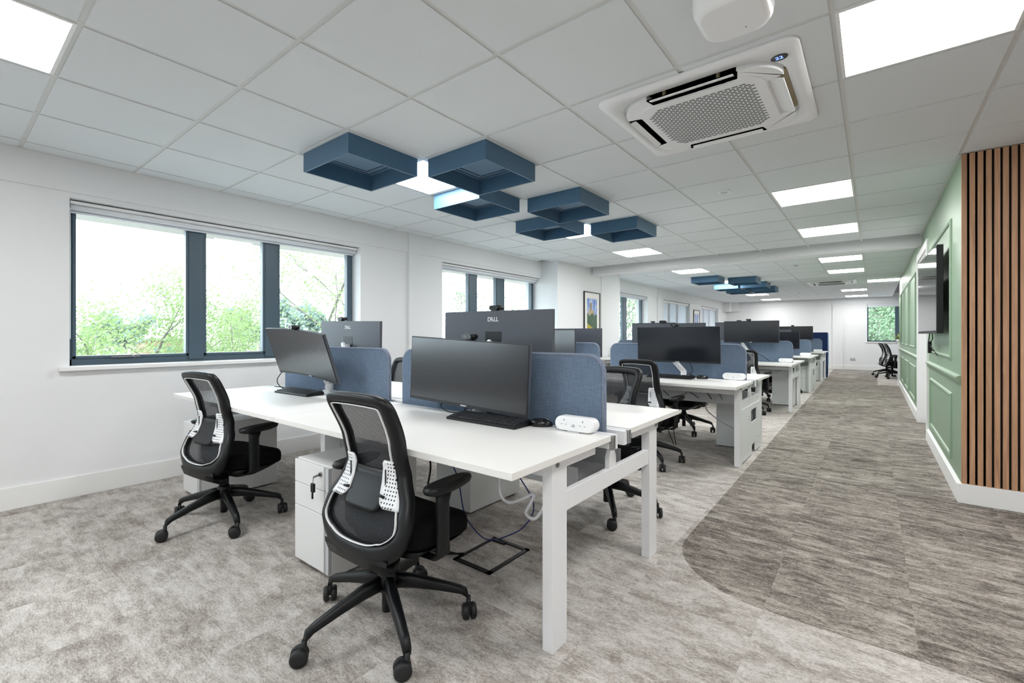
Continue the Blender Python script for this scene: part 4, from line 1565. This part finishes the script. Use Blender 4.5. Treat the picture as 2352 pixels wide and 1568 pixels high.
def sweep_loop(w_in, dep, yoff=0.0, inset=0.0, cham=0.3):
    """sweep a chamfered section round the backrest outline; section spans inset..inset+w_in inward"""
    n = len(loop)
    rings = []
    for i in range(n):
        a, b_, c = Vector(loop[i - 1]), Vector(loop[i]), Vector(loop[(i + 1) % n])
        tg = (c - a).normalized()
        nrm = Vector((-tg.y, tg.x))          # inward for this winding
        sec = []
        ch = cham
        for u, v in ((ch, -1), (1 - ch, -1), (1, -1 + ch), (1, 1 - ch), (1 - ch, 1), (ch, 1), (0, 1 - ch), (0, -1 + ch)):
            wi = w_in * (1 + 0.9 * max(0.0, min(1.0, (0.45 - b_.y) / 0.11))) if w_in > 0.02 else w_in
            ins = inset * (1 + 0.9 * max(0.0, min(1.0, (0.45 - b_.y) / 0.11)))
            q = b_ + nrm * (ins + wi * u)
            sec.append((q.x, by(q.x, q.y) + yoff + v * dep / 2, q.y))
        rings.append(sec)
    return MB().rings(rings, True, False, closed=True)


def chair_parts():
    parts = []   # (name, MB, material, parent-name)
    parts.append(('back_frame', sweep_loop(0.042, 0.046), M['black'], None))
    parts.append(('frame_trim', sweep_loop(0.0035, 0.010, -0.021, 0.042), M['whiteplastic'], None))
    zs = [0.345 + (0.925 - 0.345) * j / 26 for j in range(27)]
    mb = MB()
    vs, fs = [], []
    NU = 12
    for z in zs:
        h = hw_at(z, 0.028)
        for i in range(NU + 1):
            x = -h + 2 * h * i / NU
            vs.append((x, by(x, z) + 0.004, z))
    for j in range(26):
        for i in range(NU):
            a = j * (NU + 1) + i
            fs.append((a, a + 1, a + NU + 2, a + NU + 1))
    mb.add(vs, fs, True)
    parts.append(('back_mesh', mb, M['mesh'], None))
    # lumbar carrier
    lw = [(0.505, 0.075), (0.52, 0.105), (0.56, 0.118), (0.625, 0.112), (0.650, 0.104)]
    rings = []
    for z, h in lw:
        rings.append([(x, by(x, z) - 0.022, z) for x in [-h + 2 * h * i / 10 for i in range(11)]] + [(x, by(x, z) - 0.014, z) for x in [h - 2 * h * i / 10 for i in range(11)]])
    parts.append(('lumbar_pad', MB().rings(rings, True, True), M['black'], None))
    for s in (-1, 1):
        rings = []
        for z, xi in ((0.528, 0.128), (0.540, 0.106), (0.56, 0.092), (0.61, 0.086), (0.66, 0.084), (0.68, 0.086), (0.692, 0.096)):
            xo = hw_at(z, 0.036)
            xs_ = [xi + (xo - xi) * i / 6 for i in range(7)]
            rings.append([(s * x, by(x, z) - 0.026, z) for x in xs_] + [(s * x, by(x, z) - 0.019, z) for x in reversed(xs_)])
        nm = 'lumbar_wing'
        parts.append((nm, MB().rings(rings, True, True), M['lumbar'], None))
        kz = 0.565
        parts.append(('lumbar_lever', MB().tube([(s * 0.094, by(0.1, kz) - 0.028, kz), (s * 0.122, by(0.12, kz) - 0.034, kz)], [0.006, 0.005], 8).box(s * 0.107 - 0.001, by(0.1, 0.61) - 0.029, 0.57, s * 0.107 + 0.001, by(0.1, 0.61) - 0.024, 0.66), M['black'], None))
    # seat
    def so(k, dy=0.0, kx=1.0):
        pts = []
        for q in range(36):
            a = 2 * PI * q / 36
            c, s_ = math.cos(a), math.sin(a)
            ex = 0.42
            pts.append((kx * k * 0.238 * math.copysign(abs(c) ** ex, c), dy + 0.108 + k * 0.165 * math.copysign(abs(s_) ** ex, s_)))
        return pts
    rings = []
    for k, z in ((0.93, 0.345), (0.99, 0.36), (1.0, 0.39), (0.985, 0.415), (0.93, 0.430), (0.8, 0.436), (0.4, 0.434)):
        rings.append([(x, y, z - (0.020 * max(0, (y - 0.17) / 0.1)) ** 1.0 + 0.012 * (abs(x) / 0.238) ** 2) for x, y in so(k)])
    parts.append(('seat', MB().rings(rings, True, True), M['seat'], None))
    rings = []
    for k, kx, dy, z in ((0.35, 1.2, -0.01, 0.275), (0.5, 1.1, -0.02, 0.285), (0.78, 1.0, -0.02, 0.315), (0.93, 1.0, 0.0, 0.345)):
        rings.append([(x, y, z) for x, y in so(k, dy, kx)])
    parts.append(('seat_shell', MB().rings(rings, True, True), M['black'], None))
    # bracket joining loop bottom to the shell
    rings = []
    for y, z, h, d in ((-0.165, 0.350, 0.19, 0.02), (-0.155, 0.318, 0.175, 0.03), (-0.10, 0.292, 0.15, 0.036), (-0.03, 0.285, 0.11, 0.036)):
        rings.append([(x, y + 0.25 * x * x, z + d / 2) for x in (-h, -h / 2, 0, h / 2, h)] + [(x, y + 0.25 * x * x, z - d / 2) for x in (h, h / 2, 0, -h / 2, -h)])
    parts.append(('back_bracket', MB().rings(rings, True, True), M['black'], None))
    # arms
    for s in (-1, 1):
        x = s * 0.283
        post = MB()
        rings = []
        for (px_, py_, pz_, a, b_) in ((s * 0.16, 0.03, 0.318, 0.02, 0.022), (s * 0.245, 0.03, 0.322, 0.02, 0.024), (x, 0.03, 0.350, 0.016, 0.028), (x, 0.028, 0.42, 0.015, 0.027), (x, 0.028, 0.54, 0.015, 0.027), (x, 0.035, 0.585, 0.018, 0.034)):
            rings.append([(px_ + a * cx_, py_ + b_ * cy_, pz_) for cx_, cy_ in ((-1, -0.6), (-0.6, -1), (0.6, -1), (1, -0.6), (1, 0.6), (0.6, 1), (-0.6, 1), (-1, 0.6))])
        post.rings(rings, True, True)
        parts.append(('arm_post', post, M['black'], None))
        pad = MB()
        rings = []
        for k, z in ((0.75, 0.582), (0.95, 0.590), (1.0, 0.602), (0.95, 0.613), (0.7, 0.618)):
            rr = []
            for q in range(24):
                a = 2 * PI * q / 24
                c, s_ = math.cos(a), math.sin(a)
                rr.append((x + k * (0.040 - 0.006 * s_) * math.copysign(abs(c) ** 0.7, c), 0.06 + k * 0.118 * math.copysign(abs(s_) ** 0.75, s_), z + 0.004 * s_))
            rings.append(rr)
        pad.rings(rings, True, True)
        parts.append(('arm_pad', pad, M['black'], None))
    # column and base
    parts.append(('gas_column', MB().cyl((0, 0, 0.20), (0, 0, 0.29), 0.026, 18).cyl((0, 0, 0.055), (0, 0, 0.20), 0.021, 18), M['black'], None))
    parts.append(('hub', MB().lathe([(0.03, 0.135), (0.042, 0.15), (0.044, 0.19), (0.034, 0.215), (0.028, 0.225)], 20), M['black'], None))
    for k in range(5):
        a = 2 * PI * k / 5
        mt = Matrix.Rotation(a, 4, 'Z')
        leg = MB()
        rings = []
        for (r, z, hw_, hh_) in ((0.02, 0.178, 0.026, 0.030), (0.10, 0.166, 0.024, 0.026), (0.20, 0.141, 0.021, 0.020), (0.295, 0.113, 0.018, 0.016), (0.320, 0.098, 0.016, 0.018), (0.326, 0.080, 0.013, 0.012)):
            rings.append([(r, hw_ * cx_, z + hh_ * cz_) for cx_, cz_ in ((-1, -0.5), (-0.5, -1), (0.5, -1), (1, -0.5), (0.8, 0.6), (0.45, 1), (-0.45, 1), (-0.8, 0.6))])
        leg.rings(rings, True, True).xf(mt)
        parts.append(('base_leg', leg, M['black'], None))
        cs = MB()
        sw_ = mt @ Matrix.Translation((0.326, 0, 0)) @ Matrix.Rotation(math.radians((-9, 9, 40, 45, 63)[k]), 4, 'Z')
        for s in (-1, 1):
            rg = []
            for xo, rr_ in ((0.006, 0.024), (0.006, 0.031), (0.021, 0.031), (0.027, 0.026), (0.0275, 0.008)):
                rg.append([(s * xo, -0.016 + rr_ * math.cos(2 * PI * q / 18), 0.031 + rr_ * math.sin(2 * PI * q / 18)) for q in range(18)])
            cs.rings(rg, True, True)
        cs.tube([(0, 0, 0.085), (0, 0, 0.055), (0, -0.008, 0.04)], [0.009, 0.010, 0.008], 8)
        cs.box(-0.006, -0.03, 0.03, 0.006, 0.004, 0.062)
        cs.xf(sw_)
        parts.append(('caster', cs, M['rubber'], k))
    return parts


CH = []
for nm, mb, mat, par in chair_parts():
    me = mb.mesh(nm, mat)
    import bmesh
    bm = bmesh.new()
    bm.from_mesh(me)
    if nm != 'back_mesh':
        bmesh.ops.recalc_face_normals(bm, faces=bm.faces)
    bm.to_mesh(me)
    bm.free()
    CH.append((nm, me, par))


def chair(x, y, a, label, base=0.0):
    t = thing('task_chair', label, 'chair', (x, y, 0), -math.radians(a), 'black mesh task chairs')
    legs = []
    for nm, me, par in CH:
        o = bpy.data.objects.new(nm, me)
        COL.objects.link(o)
        o.parent = t
        if nm == 'base_leg':
            legs.append(o)
        if nm in ('base_leg', 'hub'):
            o.rotation_euler.z = base
        if nm == 'caster':
            o.parent = legs[par]
    return t


def base_for(a, first):      # rotation so that one base leg points at world angle `first` (deg)
    return math.radians(first + a)


chair(-1.54, 1.145, -2, 'large black mesh task chair in the centre foreground', base_for(-2, 335))
chair(-3.205, 1.15, -7, 'black mesh task chair at the left in front of the first window', base_for(-7, 352))
chair(-1.40, 2.80, 184, 'task chair tucked behind the first bench, its caster beside the end frame', base_for(184, 305))
chair(-3.58, 2.76, 178, 'task chair seen only between the two first bench screens', 0.3)
chair(-1.66, 4.10, 8, 'task chair with white lumbar wing in front of the second bench monitor', base_for(8, 30))
chair(-1.82, 5.71, 186, 'task chair whose base shows under the second bench', base_for(186, 20))
chair(-1.52, 7.72, 6, 'task chair at the aisle side of the third bench', base_for(6, 35))
chair(-1.60, 9.42, 182, 'task chair behind the third bench, casters on the pale carpet', base_for(182, 10))
chair(-1.45, 10.72, 4, 'task chair at the aisle side of the fourth bench', base_for(4, 25))
chair(-1.68, 12.45, 180, 'distant task chair behind the fourth bench', 0.2)
chair(-1.55, 13.6, 0, 'farthest task chair in the row, at the fifth bench', 0.5)
chair(0.30, 17.0, 80, 'leftmost of the two task chairs by the far window', 0.4)
chair(0.40, 16.1, 84, 'task chair in front of the other one by the far window', 0.9)

# ------------------------------------------------------------------ floor box with cables under the first bench
t = thing('floor_box', 'black framed floor outlet box with carpet lid under the first bench', 'floor box', (-1.585, 1.845, 0))
hx, hy = 0.125, 0.165
MB().box(-hx, -hy, 0, hx, -hy + 0.026, 0.006).box(-hx, hy - 0.022, 0, hx, hy, 0.006).box(-hx, -hy, 0, -hx + 0.022, hy, 0.006).box(hx - 0.022, -hy, 0, hx, hy, 0.006).box(-hx + 0.02, hy - 0.045, 0, -0.02, hy - 0.02, 0.012).build('rim', M['black'], t)
MB().box(-hx + 0.024, -hy + 0.028, 0.0005, hx - 0.024, hy - 0.048, 0.005).build('lid', M['carpet'], t)


def cable(name, pts, r, mat, label, n=6):
    return tag(MB().tube(spline(pts, n), r, 6).build(name, mat), label, 'cable', 'cables')


cable('data_cable', [(-1.665, 1.985, 0.012), (-1.72, 1.92, 0.03), (-1.72, 1.78, 0.20), (-1.66, 1.66, 0.45), (-1.72, 1.60, 0.62), (-1.70, 1.62, 0.70)], 0.0035, M['cableb'], 'blue data cable rising from the floor box behind the centre chair')
cable('data_cable', [(-1.66, 1.99, 0.012), (-1.52, 2.03, 0.10), (-1.44, 2.02, 0.25), (-1.50, 1.93, 0.45), (-1.54, 1.88, 0.60)], 0.0035, M['cableb'], 'blue data cable rising from the floor box towards the desk end')
cable('power_cable', [(-1.70, 1.75, 0.010), (-1.78, 1.66, 0.02), (-1.86, 1.60, 0.05), (-1.92, 1.62, 0.012), (-1.80, 1.70, 0.012), (-1.70, 1.73, 0.010)], 0.0045, M['blackmatte'], 'black power cable looped on the carpet by the floor box')
cable('power_cable', [(-1.25, 1.5, 0.70), (-1.248, 1.5, 0.56), (-1.241, 1.5, 0.485), (-1.194, 1.5, 0.464), (-1.126, 1.5, 0.494), (-1.068, 1.5, 0.526), (-1.085, 1.5, 0.484), (-1.108, 1.5, 0.44), (-1.071, 1.5, 0.425), (-1.035, 1.5, 0.46), (-1.01, 1.53, 0.54), (-1.0, 1.6, 0.62)], 0.007, M['cablew'], 'thick white cable drooping under the near desktop by the end leg')
cable('power_cable', [(-2.66, 1.60, 0.70), (-2.68, 1.60, 0.58), (-2.62, 1.62, 0.46), (-2.52, 1.70, 0.30), (-2.46, 1.72, 0.16)], 0.005, M['blackmatte'], 'black cable hanging below the first bench left of the drawer pedestal')
cable('power_cable', [(-1.95, 1.62, 0.70), (-1.90, 1.64, 0.60), (-1.86, 1.66, 0.48), (-1.88, 1.66, 0.36)], 0.005, M['blackmatte'], 'black cable hanging behind the centre chair back')
cable('power_cable', [(-1.42, 1.62, 0.70), (-1.40, 1.62, 0.62), (-1.37, 1.63, 0.61), (-1.34, 1.63, 0.70)], 0.0035, M['blackmatte'], 'small black cable loop under the near desktop corner')
cable('monitor_cable', [(-1.90, 1.83, 0.80), (-1.92, 1.79, 0.765), (-1.85, 1.78, 0.74), (-1.75, 1.79, 0.745), (-1.74, 1.81, 0.79)], 0.003, M['blackmatte'], 'thin black cable looping below the centre monitor on the left')
cable('monitor_cable', [(-1.66, 1.80, 0.79), (-1.68, 1.77, 0.75), (-1.64, 1.795, 0.735), (-1.52, 1.81, 0.735), (-1.46, 1.83, 0.735)], 0.0025, M['blackmatte'], 'thin black keyboard lead behind the centre keyboard')
cable('mouse_cable', [(-1.275, 1.79, 0.74), (-1.30, 1.80, 0.735), (-1.31, 1.82, 0.735)], 0.002, M['greytrim'], 'short pale lead between centre keyboard and mouse')
cable('monitor_cable', [(-3.72, 1.80, 0.92), (-3.82, 1.76, 0.80), (-3.74, 1.77, 0.735), (-3.60, 1.80, 0.734), (-3.66, 1.83, 0.734), (-3.95, 1.80, 0.734)], 0.0035, M['blackmatte'], 'thin black cable looping onto the desk below the tilted monitor')
cable('monitor_cable', [(-3.17, 1.83, 0.86), (-3.16, 1.80, 0.78), (-3.10, 1.79, 0.735), (-3.15, 1.77, 0.734), (-3.22, 1.78, 0.734)], 0.003, M['greytrim'], 'grey keyboard lead below the tilted monitor')
cable('monitor_cable', [(-1.47, 4.78, 0.90), (-1.44, 4.78, 0.80), (-1.50, 4.77, 0.75), (-1.46, 4.76, 0.77), (-1.40, 4.76, 0.735)], 0.003, M['blackmatte'], 'black cable beside the white arm on the second bench')
cable('mouse_cable', [(-1.28, 4.76, 0.738), (-1.20, 4.79, 0.734), (-1.10, 4.78, 0.734)], 0.002, M['slot'], 'thin mouse lead on the second bench beside the power pod')
cable('monitor_cable', [(-1.66, 8.50, 1.02), (-1.56, 8.50, 0.90), (-1.42, 8.48, 0.82), (-1.32, 8.46, 0.735)], 0.004, M['blackmatte'], 'black cable slanting down the third bench screen')
cable('power_cable', [(-1.62, 4.86, 0.50), (-1.70, 4.87, 0.30), (-1.72, 4.87, 0.18), (-1.66, 4.88, 0.008)], 0.004, M['blackmatte'], 'thin black cable hanging from the second bench to the carpet, left of two')
cable('power_cable', [(-1.56, 4.86, 0.50), (-1.61, 4.87, 0.34), (-1.66, 4.88, 0.18), (-1.645, 4.90, 0.008)], 0.004, M['blackmatte'], 'thin black cable hanging from the second bench to the carpet, right of two')
rc_ = random.Random(5)
for k in range(7):
    x0 = -1.2 - 0.11 * k
    cable('power_cable', [(x0, 4.60, 0.70), (x0 + rc_.uniform(-0.06, 0.06), 4.62, 0.64), (x0 + rc_.uniform(-0.1, 0.1), 4.66, 0.60), (x0 + rc_.uniform(-0.1, 0.1), 4.74, 0.515)], 0.0035, M['blackmatte'] if k % 3 else M['slot'], 'tangled cable dropping into the second bench tray, %s from the aisle end' % ('first', 'second', 'third', 'fourth', 'fifth', 'sixth', 'seventh')[k])
for k, o in enumerate(('left', 'right')):
    cable('power_cable', [(-1.2 + 0.12 * k, 8.26, 0.70), (-1.22 + 0.12 * k, 8.24, 0.62), (-1.3 + 0.12 * k, 8.28, 0.55)], 0.005, M['cablew'], 'white cable dropping under the third bench, %s one of the pair' % o)
cable('power_cable', [(-1.34, 5.00, 0.50), (-1.36, 4.98, 0.40), (-1.22, 4.94, 0.30), (-1.06, 4.9, 0.24), (-0.98, 4.86, 0.24)], 0.006, M['greytrim'], 'grey cable drooping across the pedestal under the second bench')
# adapters stuck below the second bench tray
for (x, lb, mt) in ((-1.30, 'black adapter block under the second bench top', 'blackmatte'), (-1.17, 'white adapter block under the second bench top', 'whiteplastic')):
    tag(MB().box(x - 0.05, 4.5, 0.648, x + 0.05, 4.56, 0.7045).build('power_adapter', M[mt], bevel=0.004), lb, 'adapter')

# ------------------------------------------------------------------ navy folded screens at the far end
for k, (yy, lb) in enumerate(((15.47, 'navy felt floor screen standing nearest behind the fifth bench'), (15.62, 'navy felt floor screen standing behind the other navy screen'))):
    t = thing('floor_screen', lb, 'floor screen', (-1.75, yy, 0), 0, 'navy floor screens')
    MB().prism(rrect(1.5, 1.20, 0.03, 4, 0, 0.645), 'y', -0.03, 0.03).build('felt_panel', M['navy'], t)
    MB().box(0.7505, -0.026, 0.30, 0.762, 0.026, 1.22).build('edge_strip', M['lightblue'], t)
    MB().box(-0.6, -0.05, 0, -0.5, 0.05, 0.05).box(0.62, -0.05, 0, 0.74, 0.05, 0.05).build('foot', M['navy'], t)

# ------------------------------------------------------------------ plant on the cabinet end
t = thing('potted_plant', 'small spiky yellow green plant on the white cabinet end', 'plant', (GX - 0.012, 13.88, 0.98))
MB().lathe([(0.05, 0), (0.065, 0.05), (0.07, 0.09), (0.06, 0.09)], 16).build('pot', M['pot'], t)
rp = random.Random(3)
for k in range(26):
    a = rp.uniform(0, 2 * PI)
    L = rp.uniform(0.16, 0.27)
    el = rp.uniform(0.35, 1.35)
    d = Vector((math.cos(a) * math.cos(el), math.sin(a) * math.cos(el), math.sin(el)))
    side = d.cross(Vector((0, 0, 1))).normalized()
    lf_ = MB()
    rw = []
    for i in range(6):
        tt = i / 5
        p = Vector((0, 0, 0.085)) + d * L * tt + Vector((0, 0, -0.10 * tt * tt))
        wd = 0.011 * math.sin(PI * min(0.97, 0.12 + tt * 0.88))
        rw.append((p - side * wd, p + Vector((0, 0, 0.003)), p + side * wd))
    vs = [q for r in rw for q in r]
    fs = []
    for i in range(5):
        fs += [(3 * i, 3 * i + 1, 3 * i + 4, 3 * i + 3), (3 * i + 1, 3 * i + 2, 3 * i + 5, 3 * i + 4)]
    lf_.add(vs, fs, True)
    lf_.build('leaf', M['leafy'], t, fix=False)

# white desk edge behind the far right chairs
t = thing('white_desk', 'white desk in the recess behind the far right chairs', 'desk', (0.95, 16.6, 0))
MB().box(-0.33, -1.2, 0.705, 0.45, 1.2, 0.73).build('desktop', M['desk'], t)
for sy in (-1, 1):
    MB().box(-0.3, sy * 1.1 - 0.03, 0, 0.4, sy * 1.1 + 0.03, 0.705).build('leg', M['frame'], t)

# ------------------------------------------------------------------ outside
GZ = -3.4
struct(MB().box(-260, -120, GZ - 0.2, 60, 240, GZ).build('ground_outside', M['asphalt']))


def tree(x, y, base, h, crown, leaf, label, seed, nleaf=3500, ls=0.09, lean=0.0, trunk=0.09, cz=0.6, spread=1.0):
    rt = random.Random(seed)
    t = thing('tree', label, 'tree', (x, y, base), 0, 'trees outside the windows')
    tips = []
    tr = MB()

    def grow(p, d, L, r, depth):
        pts = [p]
        q = p.copy()
        dd = d.copy()
        for i in range(4):
            dd = (dd + Vector((rt.uniform(-.18, .18), rt.uniform(-.18, .18), rt.uniform(-.05, .14)))).normalized()
            q = q + dd * L / 4
            pts.append(q.copy())
        tr.tube(pts, [r, r * .88, r * .76, r * .66, r * .55], 6 if depth < 2 else 4, cap=False)
        if depth >= 1:
            tips.extend(pts[2:])
        if depth < 3:
            nb = 4 if depth == 0 else 3
            for k in range(nb):
                a = rt.uniform(0, 2 * PI)
                el = rt.uniform(0.5, 1.1) * spread
                nd = (dd * math.cos(el) + Vector((math.cos(a), math.sin(a), rt.uniform(-.1, .5))) * math.sin(el)).normalized()
                grow(pts[2 + (k % 3)], nd, L * rt.uniform(.55, .75), r * .52, depth + 1)
    grow(Vector((0, 0, 0)), Vector((lean, 0.05, 1)).normalized(), h * cz, trunk, 0)
    tr.build('trunk', M['bark'], t, fix=False)
    lv = MB()
    for k in range(nleaf):
        c = rt.choice(tips) + Vector((rt.gauss(0, 1), rt.gauss(0, 1), rt.gauss(0, 0.8))) * crown * 0.11
        n = Vector((rt.gauss(0, 1), rt.gauss(0, 1), rt.gauss(0, 1))).normalized()
        u = n.orthogonal().normalized()
        v = n.cross(u)
        s = ls * rt.uniform(0.5, 1.1)
        lv.add([c - u * s, c - v * s * 0.45, c + u * s, c + v * s * 0.45], [(0, 1, 2, 3)])
    o = lv.build('foliage', leaf, t, fix=False)
    o['kind'] = 'stuff'
    return t


tree(-14.0, 2.55, GZ, 5.4, 2.4, M['leafA'], 'pale green tree filling the left pane of the first window', 3, 17000, 0.05, 0.06)
tree(-15.5, 1.2, GZ, 4.6, 2.4, M['leafA'], 'pale tree at the lower left edge of the first window', 9, 9000, 0.05)
tree(-11.5, 6.3, GZ, 8.2, 3.0, M['leafA'], 'airy tree with dark twigs in the right pane of the first window', 14, 13000, 0.045, -0.05, 0.08)
tree(-19.0, 7.6, GZ, 5.0, 2.8, M['leafA'], 'bushy pale tree low in the middle pane of the first window', 21, 11000, 0.06)
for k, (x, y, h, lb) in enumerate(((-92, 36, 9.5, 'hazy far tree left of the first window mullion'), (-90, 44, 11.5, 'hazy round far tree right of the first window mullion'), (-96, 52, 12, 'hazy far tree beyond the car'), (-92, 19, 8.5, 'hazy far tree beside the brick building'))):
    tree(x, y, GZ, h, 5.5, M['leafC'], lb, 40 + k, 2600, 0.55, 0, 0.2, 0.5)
tree(-22, 17.0, GZ, 5.0, 3.4, M['leafB'], 'tree low in the left pane of the second window', 51, 7000, 0.08)
tree(-24, 21.5, GZ, 6.2, 3.4, M['leafB'], 'tree in the middle pane of the second window', 53, 7000, 0.08)
tree(-20, 24.0, GZ, 7.6, 4.0, M['leafA'], 'pale tree in the right pane of the second window', 57, 7000, 0.075)
tree(-9.5, 18.8, GZ, 7.8, 3.6, M['leafB'], 'leafy tree close outside the third window', 61, 7000, 0.07)
tree(-11.5, 22.5, GZ, 8.6, 4.0, M['leafB'], 'second tree seen through the third window', 63, 6000, 0.08)
for k, (x, y, lb) in enumerate(((-0.6, 26.0, 'dense green tree filling the left of the far window'), (1.6, 25.5, 'dense green tree filling the right of the far window'), (0.4, 29.0, 'dense green tree behind the others in the far window'))):
    tree(x, y, GZ, 7.6, 3.4, M['leafD'], lb, 70 + k, 12000, 0.085, 0, 0.1, 0.55)

# low brick building with lettering
t = thing('brick_building', 'washed out low brick building with letters behind the nearest tree', 'building', (-104, 30.5, GZ))
MB().box(-8, -6, 0, 0, 3.2, 3.6).build('wall', M['brick'], t)
MB().box(-8.4, -6.4, 3.6, 0.4, 3.6, 4.0).build('roof', M['roofing'], t)
me = text_mesh('B 1', 1.5, 0.05)
me.materials.clear()
me.materials.append(M['slot'])
o = bpy.data.objects.new('lettering', me)
COL.objects.link(o)
o.parent = t
o.location = (0.06, 0.6, 1.9)
o.rotation_euler = (PI / 2, 0, PI / 2)
for k, yy in enumerate((-4.8, -2.8)):
    MB().box(0.0, yy, 1.2, 0.08, yy + 1.2, 2.6).build('window', M['anth'], t)
# car
t = thing('car', 'tiny parked car below the hazy far tree in the middle pane', 'car', (-96, 47.6, GZ), 1.2)
MB().prism([(-2.1, 0.35), (2.1, 0.35), (2.15, 0.8), (1.3, 0.95), (0.7, 1.4), (-1.0, 1.4), (-1.7, 0.95), (-2.15, 0.85)], 'y', -0.85, 0.85).build('body', M['carpaint'], t, bevel=0.05)
MB().prism([(1.15, 0.95), (0.65, 1.34), (-0.95, 1.34), (-1.5, 0.95)], 'y', -0.87, 0.87).build('windows', M['blackgloss'], t)
for sx in (-1.35, 1.35):
    for sy in (-1, 1):
        MB().cyl((sx, sy * 0.70, 0.33), (sx, sy * 0.9, 0.33), 0.33, 16).build('wheel', M['rubber'], t)
# lamp post outside
t = thing('lamp_post', 'thin pale lamp post between the first window panes', 'lamp post', (-70, 33.5, GZ))
MB().tube([(0, 0, 0), (0, 0, 7.0)], [0.09, 0.06], 8).build('pole', M['greytrim'], t)
MB().box(-0.15, -0.6, 7.0, 0.15, 0.2, 7.1).build('lamp_head', M['greytrim'], t)
